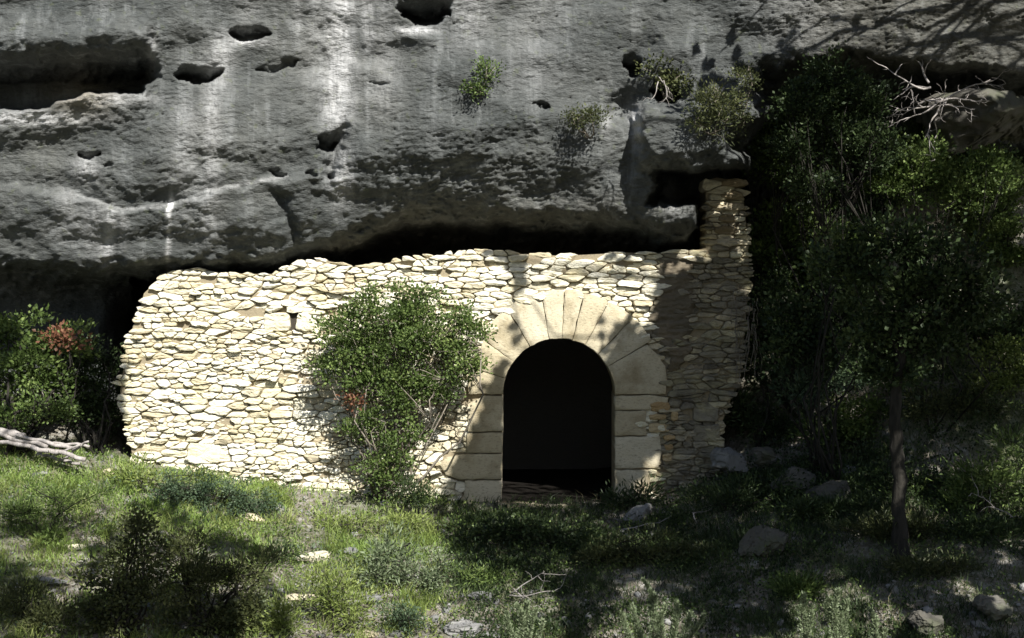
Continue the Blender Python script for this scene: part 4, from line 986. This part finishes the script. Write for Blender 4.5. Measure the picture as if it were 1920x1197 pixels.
# hanging roots on the right end of the wall
root = empty('hanging_roots', at(1405, 600, -.1), 'pale dry roots hanging down the right end of the wall', 'roots')
m = MB()
for i in range(26):
    u = random.uniform(1372, 1425); v0 = random.uniform(540, 650); p = at(u, v0, -.12); q = at(u + random.uniform(-12, 12), v0 + random.uniform(40, 110), -.15)
    m.tube(crooked(p, q, 5, .03), [random.uniform(.002, .006)] * 6, 4)
m.build('strands', M['barkpale'], root)

# ------------------------------------------------------------------ camera
cam = bpy.data.cameras.new('camera'); co_ = bpy.data.objects.new('camera', cam); COL.objects.link(co_)
co_.location = (0, -CAM_D, CAM_Z); co_.rotation_euler = (math.radians(90), 0, 0)
cam.sensor_width = 36; cam.lens = 36 * CAM_D / (1920 * S_PX); cam.clip_end = 500; cam.clip_start = .1
scene.camera = co_

# ------------------------------------------------------------------ unseen trees added to shade the scene, crowns shaped from the mask
bpy.context.view_layer.update()
dg = bpy.context.evaluated_depsgraph_get()
# (polygon in photo px, density of shade)
SHADE = [
 ([(925, 655), (905, 710), (884, 790), (835, 870), (822, 905), (800, 960), (830, 1020), (900, 1070), (1000, 1105), (1045, 1125), (1050, 1215), (2000, 1215), (2000, 120), (1430, 112), (1395, 215), (1392, 322), (1318, 400),
   (1318, 478), (1240, 478), (1232, 520), (1222, 560), (1228, 600), (1195, 615), (1160, 606), (1130, 660), (1080, 662), (1010, 665), (960, 690)], 1.0),
 ([(935, 640), (960, 560), (1010, 545), (1090, 545), (1100, 600), (1060, 640), (990, 660)], .28),
 ([(1095, 585), (1120, 560), (1200, 600), (1240, 700), (1150, 660)], .35),
 ([(945, 470), (975, 470), (985, 520), (970, 565), (945, 560)], .9),
 ([(900, 452), (1230, 452), (1232, 490), (1100, 500), (1040, 540), (965, 545), (900, 500)], .5),
 ([(150, 960), (300, 925), (400, 985), (520, 1020), (560, 1080), (560, 1215), (110, 1215)], .62),
 ([(-30, 850), (-30, 560), (60, 600), (240, 600), (235, 840), (160, 850)], .35),
 ([(150, 690), (240, 660), (240, 850), (150, 850)], .8),
 ([(-30, 1030), (120, 1030), (120, 1215), (-30, 1215)], .5),
]
LIT = [(1340, 352, 24, 24), (1530, 410, 34, 34), (1500, 500, 52, 30), (1450, 500, 30, 18), (1650, 395, 40, 34), (1760, 180, 85, 48), (1690, 165, 40, 20), (1850, 165, 30, 12), (1895, 650, 26, 22), 
       (1205, 1130, 16, 50), (1240, 1160, 40, 34), (1180, 1170, 24, 30), (1510, 1160, 16, 50), (1575, 1155, 26, 55), (1640, 1165, 18, 34), (1400, 440, 14, 30), (1420, 360, 14, 18), (1880, 340, 30, 20), (1700, 500, 14, 10), (1600, 700, 30, 10), (1905, 880, 20, 30), (1480, 420, 12, 12)]
def shade_at(u, v):
    s = 0.
    for poly, d in SHADE:
        if inside(poly, u, v): s = max(s, d)
    for a, b, ru, rv in LIT:
        if ((u - a) / ru) ** 2 + ((v - b) / rv) ** 2 < 1: s = min(s, .25)
    return s
def shade_at_plain(u, v):
    return not any(((u - a) / ru) ** 2 + ((v - b) / rv) ** 2 < 1 for a, b, ru, rv in LIT)
mustq = []
org = Vector((0, -CAM_D, CAM_Z))
litpts = []; shpts = []
e1 = np.cross(SUN, [0, 0, 1]); e1 /= np.linalg.norm(e1); e2 = np.cross(SUN, e1)
step = 9
for u in np.arange(-30, 1960, step):
    for v in np.arange(-190, 1215, step):
        s = shade_at(u, v)
        p = at(u + random.uniform(-3, 3), v + random.uniform(-3, 3), 0)
        d = (Vector(p.tolist()) - org).normalized()
        ok, loc, *_ = scene.ray_cast(dg, org, d)
        if not ok: continue
        H = np.array(loc); q = (H @ e1, H @ e2)
        (shpts if s > 0 else litpts).append((H, q, s))
        if not shade_at_plain(u, v): mustq.append(q)
# lit cells in the sun's own plane: no crown may cover them
cell = .09
from collections import Counter
lit = Counter(); sh = Counter()
for H, q, s in litpts: lit[(round(q[0] / cell), round(q[1] / cell))] += 1
must = set()
for q in mustq:
    a_, b_ = round(q[0] / cell), round(q[1] / cell)
    for i in (-1, 0, 1):
        for j in (-1, 0, 1): must.add((a_ + i, b_ + j))
for H, q, s in shpts: sh[(round(q[0] / cell), round(q[1] / cell))] += 1
def above(Pn, margin=.7):
    d = Pn[1] + CAM_D
    if d < -1: return True
    top = CAM_Z + max(d, 0) * (598.5 * S_PX / CAM_D) + margin; half = max(d, 0) * (960 * S_PX / CAM_D) + margin
    return Pn[2] > top or abs(Pn[0]) > half
TR = [dict(base=(9.3, -7.2), top=10.5), dict(base=(7.2, -10.6), top=9.5), dict(base=(10.2, -3.8), top=11.5), dict(base=(-5.6, -10.2), top=8.5), dict(base=(-8.6, -5.2), top=7.)]
LVS = [[] for _ in TR]
for H, q, s in shpts:
    ci = (round(q[0] / cell), round(q[1] / cell))
    force = 0 < H[1] + .3 < .8 and 1.95 < H[0] < 3.3 and -.2 < H[2] < 2.7
    if lit[ci] > sh[ci] and not force: continue
    if not force and random.random() < .8 and any(lit[(ci[0] + i, ci[1] + j)] > sh[(ci[0] + i, ci[1] + j)] for i in (-1, 0, 1) for j in (-1, 0, 1)): continue
    if ci in must and not force and random.random() < .93: continue
    if s == 1 and H[0] > 3 and vnoise(q[0] * 4.3, q[1] * 4.3, 0, 98) > .62: continue
    if s < 1 and (vnoise(q[0] * 3.1, q[1] * 3.1, 0, 99) * .5 + .5) > s * 1.0: continue
    for _ in range(5):
        # first distance along the ray at which the crown is out of the picture
        t = 5.
        while not above(H + SUN * t): t += .5
        t += random.uniform(0, 3.2)
        Pn = H + SUN * t
        if not above(Pn): continue
        best = min(range(len(TR)), key=lambda i: (Pn[0] - TR[i]['base'][0]) ** 2 + (Pn[1] - TR[i]['base'][1]) ** 2)
        LVS[best].append(Pn)
labs = ['tall broad tree whose crown shades the doorway and right slope', 'tree beside the viewer on the right shading the lower slope', 'tree beyond the right edge shading the boulder and bushes', 'tree left of the viewer shading the dark shrubs', 'small tree beyond the left edge by the cliff']
for T, pts, lab in zip(TR, LVS, labs):
    if len(pts) < 30: continue
    pts = np.array(pts); bx, by = T['base']; bz = float(zg(bx, by))
    root = empty('tree', (bx, by, bz), lab, 'tree')
    tm = MB(); topz = max(T['top'], pts[:, 2].min() + .8)
    tp = crooked((bx, by, bz - .2), (bx + .2, by, topz), 9, .015); tm.tube(tp, list(np.linspace(.26, .10, 10)), 12); tm.build('trunk', M['bark'], root)
    br = MB()
    cells = {}
    for p in pts: cells.setdefault(tuple(np.round(p / 1.1).astype(int)), []).append(p)
    for c_, ps in cells.items():
        c = np.mean(ps, 0)
        s0 = np.array(tp[-1]) if c[2] > topz - 1.5 else np.array([bx, by, max(c[2] - .5, topz - 2)])
        if not above(s0, .2): s0 = np.array(tp[-1])
        br.tube(crooked(s0, c, 5, .03), [.034, .03, .025, .02, .014, .008], 5)
    br.build('branches', M['bark'], root)
    n = len(pts)
    dirs = rng.normal(size=(n, 3)) + [0, 0, -.2]
    nr = SUN * 1.2 + rng.normal(size=(n, 3)) * .5
    dirs = dirs - (dirs @ SUN)[:, None] * SUN * .8
    la = leaf_arrays(pts - dirs / np.linalg.norm(dirs, axis=1, keepdims=True) * .07, dirs, (.14) * rng.uniform(.8, 1.2, n), .095 * rng.uniform(.8, 1.2, n), rng.random(n), nr)
    foliage_obj('crown', [la], M['leafdark'], root)
print('stones', okc, 'shade pts', len(shpts), [len(p) for p in LVS])

# ------------------------------------------------------------------ light
w = bpy.data.worlds.new('World'); scene.world = w; w.use_nodes = True
nt = w.node_tree; nt.nodes.clear()
sky = nt.nodes.new('ShaderNodeTexSky'); sky.sky_type = 'NISHITA'; sky.sun_disc = False
elev = math.asin(SUN[2]); az = math.atan2(SUN[0], SUN[1])
sky.sun_elevation = elev; sky.sun_rotation = az
bg = nt.nodes.new('ShaderNodeBackground'); bg.inputs[1].default_value = .06
ow = nt.nodes.new('ShaderNodeOutputWorld'); nt.links.new(sky.outputs[0], bg.inputs[0]); nt.links.new(bg.outputs[0], ow.inputs[0])
sl = bpy.data.lights.new('sun', 'SUN'); sl.energy = 4.6; sl.angle = math.radians(.5); sl.color = (1, .97, .91)
so = bpy.data.objects.new('sun', sl); COL.objects.link(so); so.rotation_euler = Vector((SUN * 1.).tolist()).to_track_quat('Z', 'Y').to_euler(); so.location = (5, -12, 14)
scene.view_settings.view_transform = 'Standard'; scene.view_settings.look = 'None'; scene.view_settings.exposure = 1.15; scene.view_settings.gamma = 1
scene.cycles.max_bounces = 5; scene.cycles.diffuse_bounces = 3; scene.cycles.transparent_max_bounces = 4
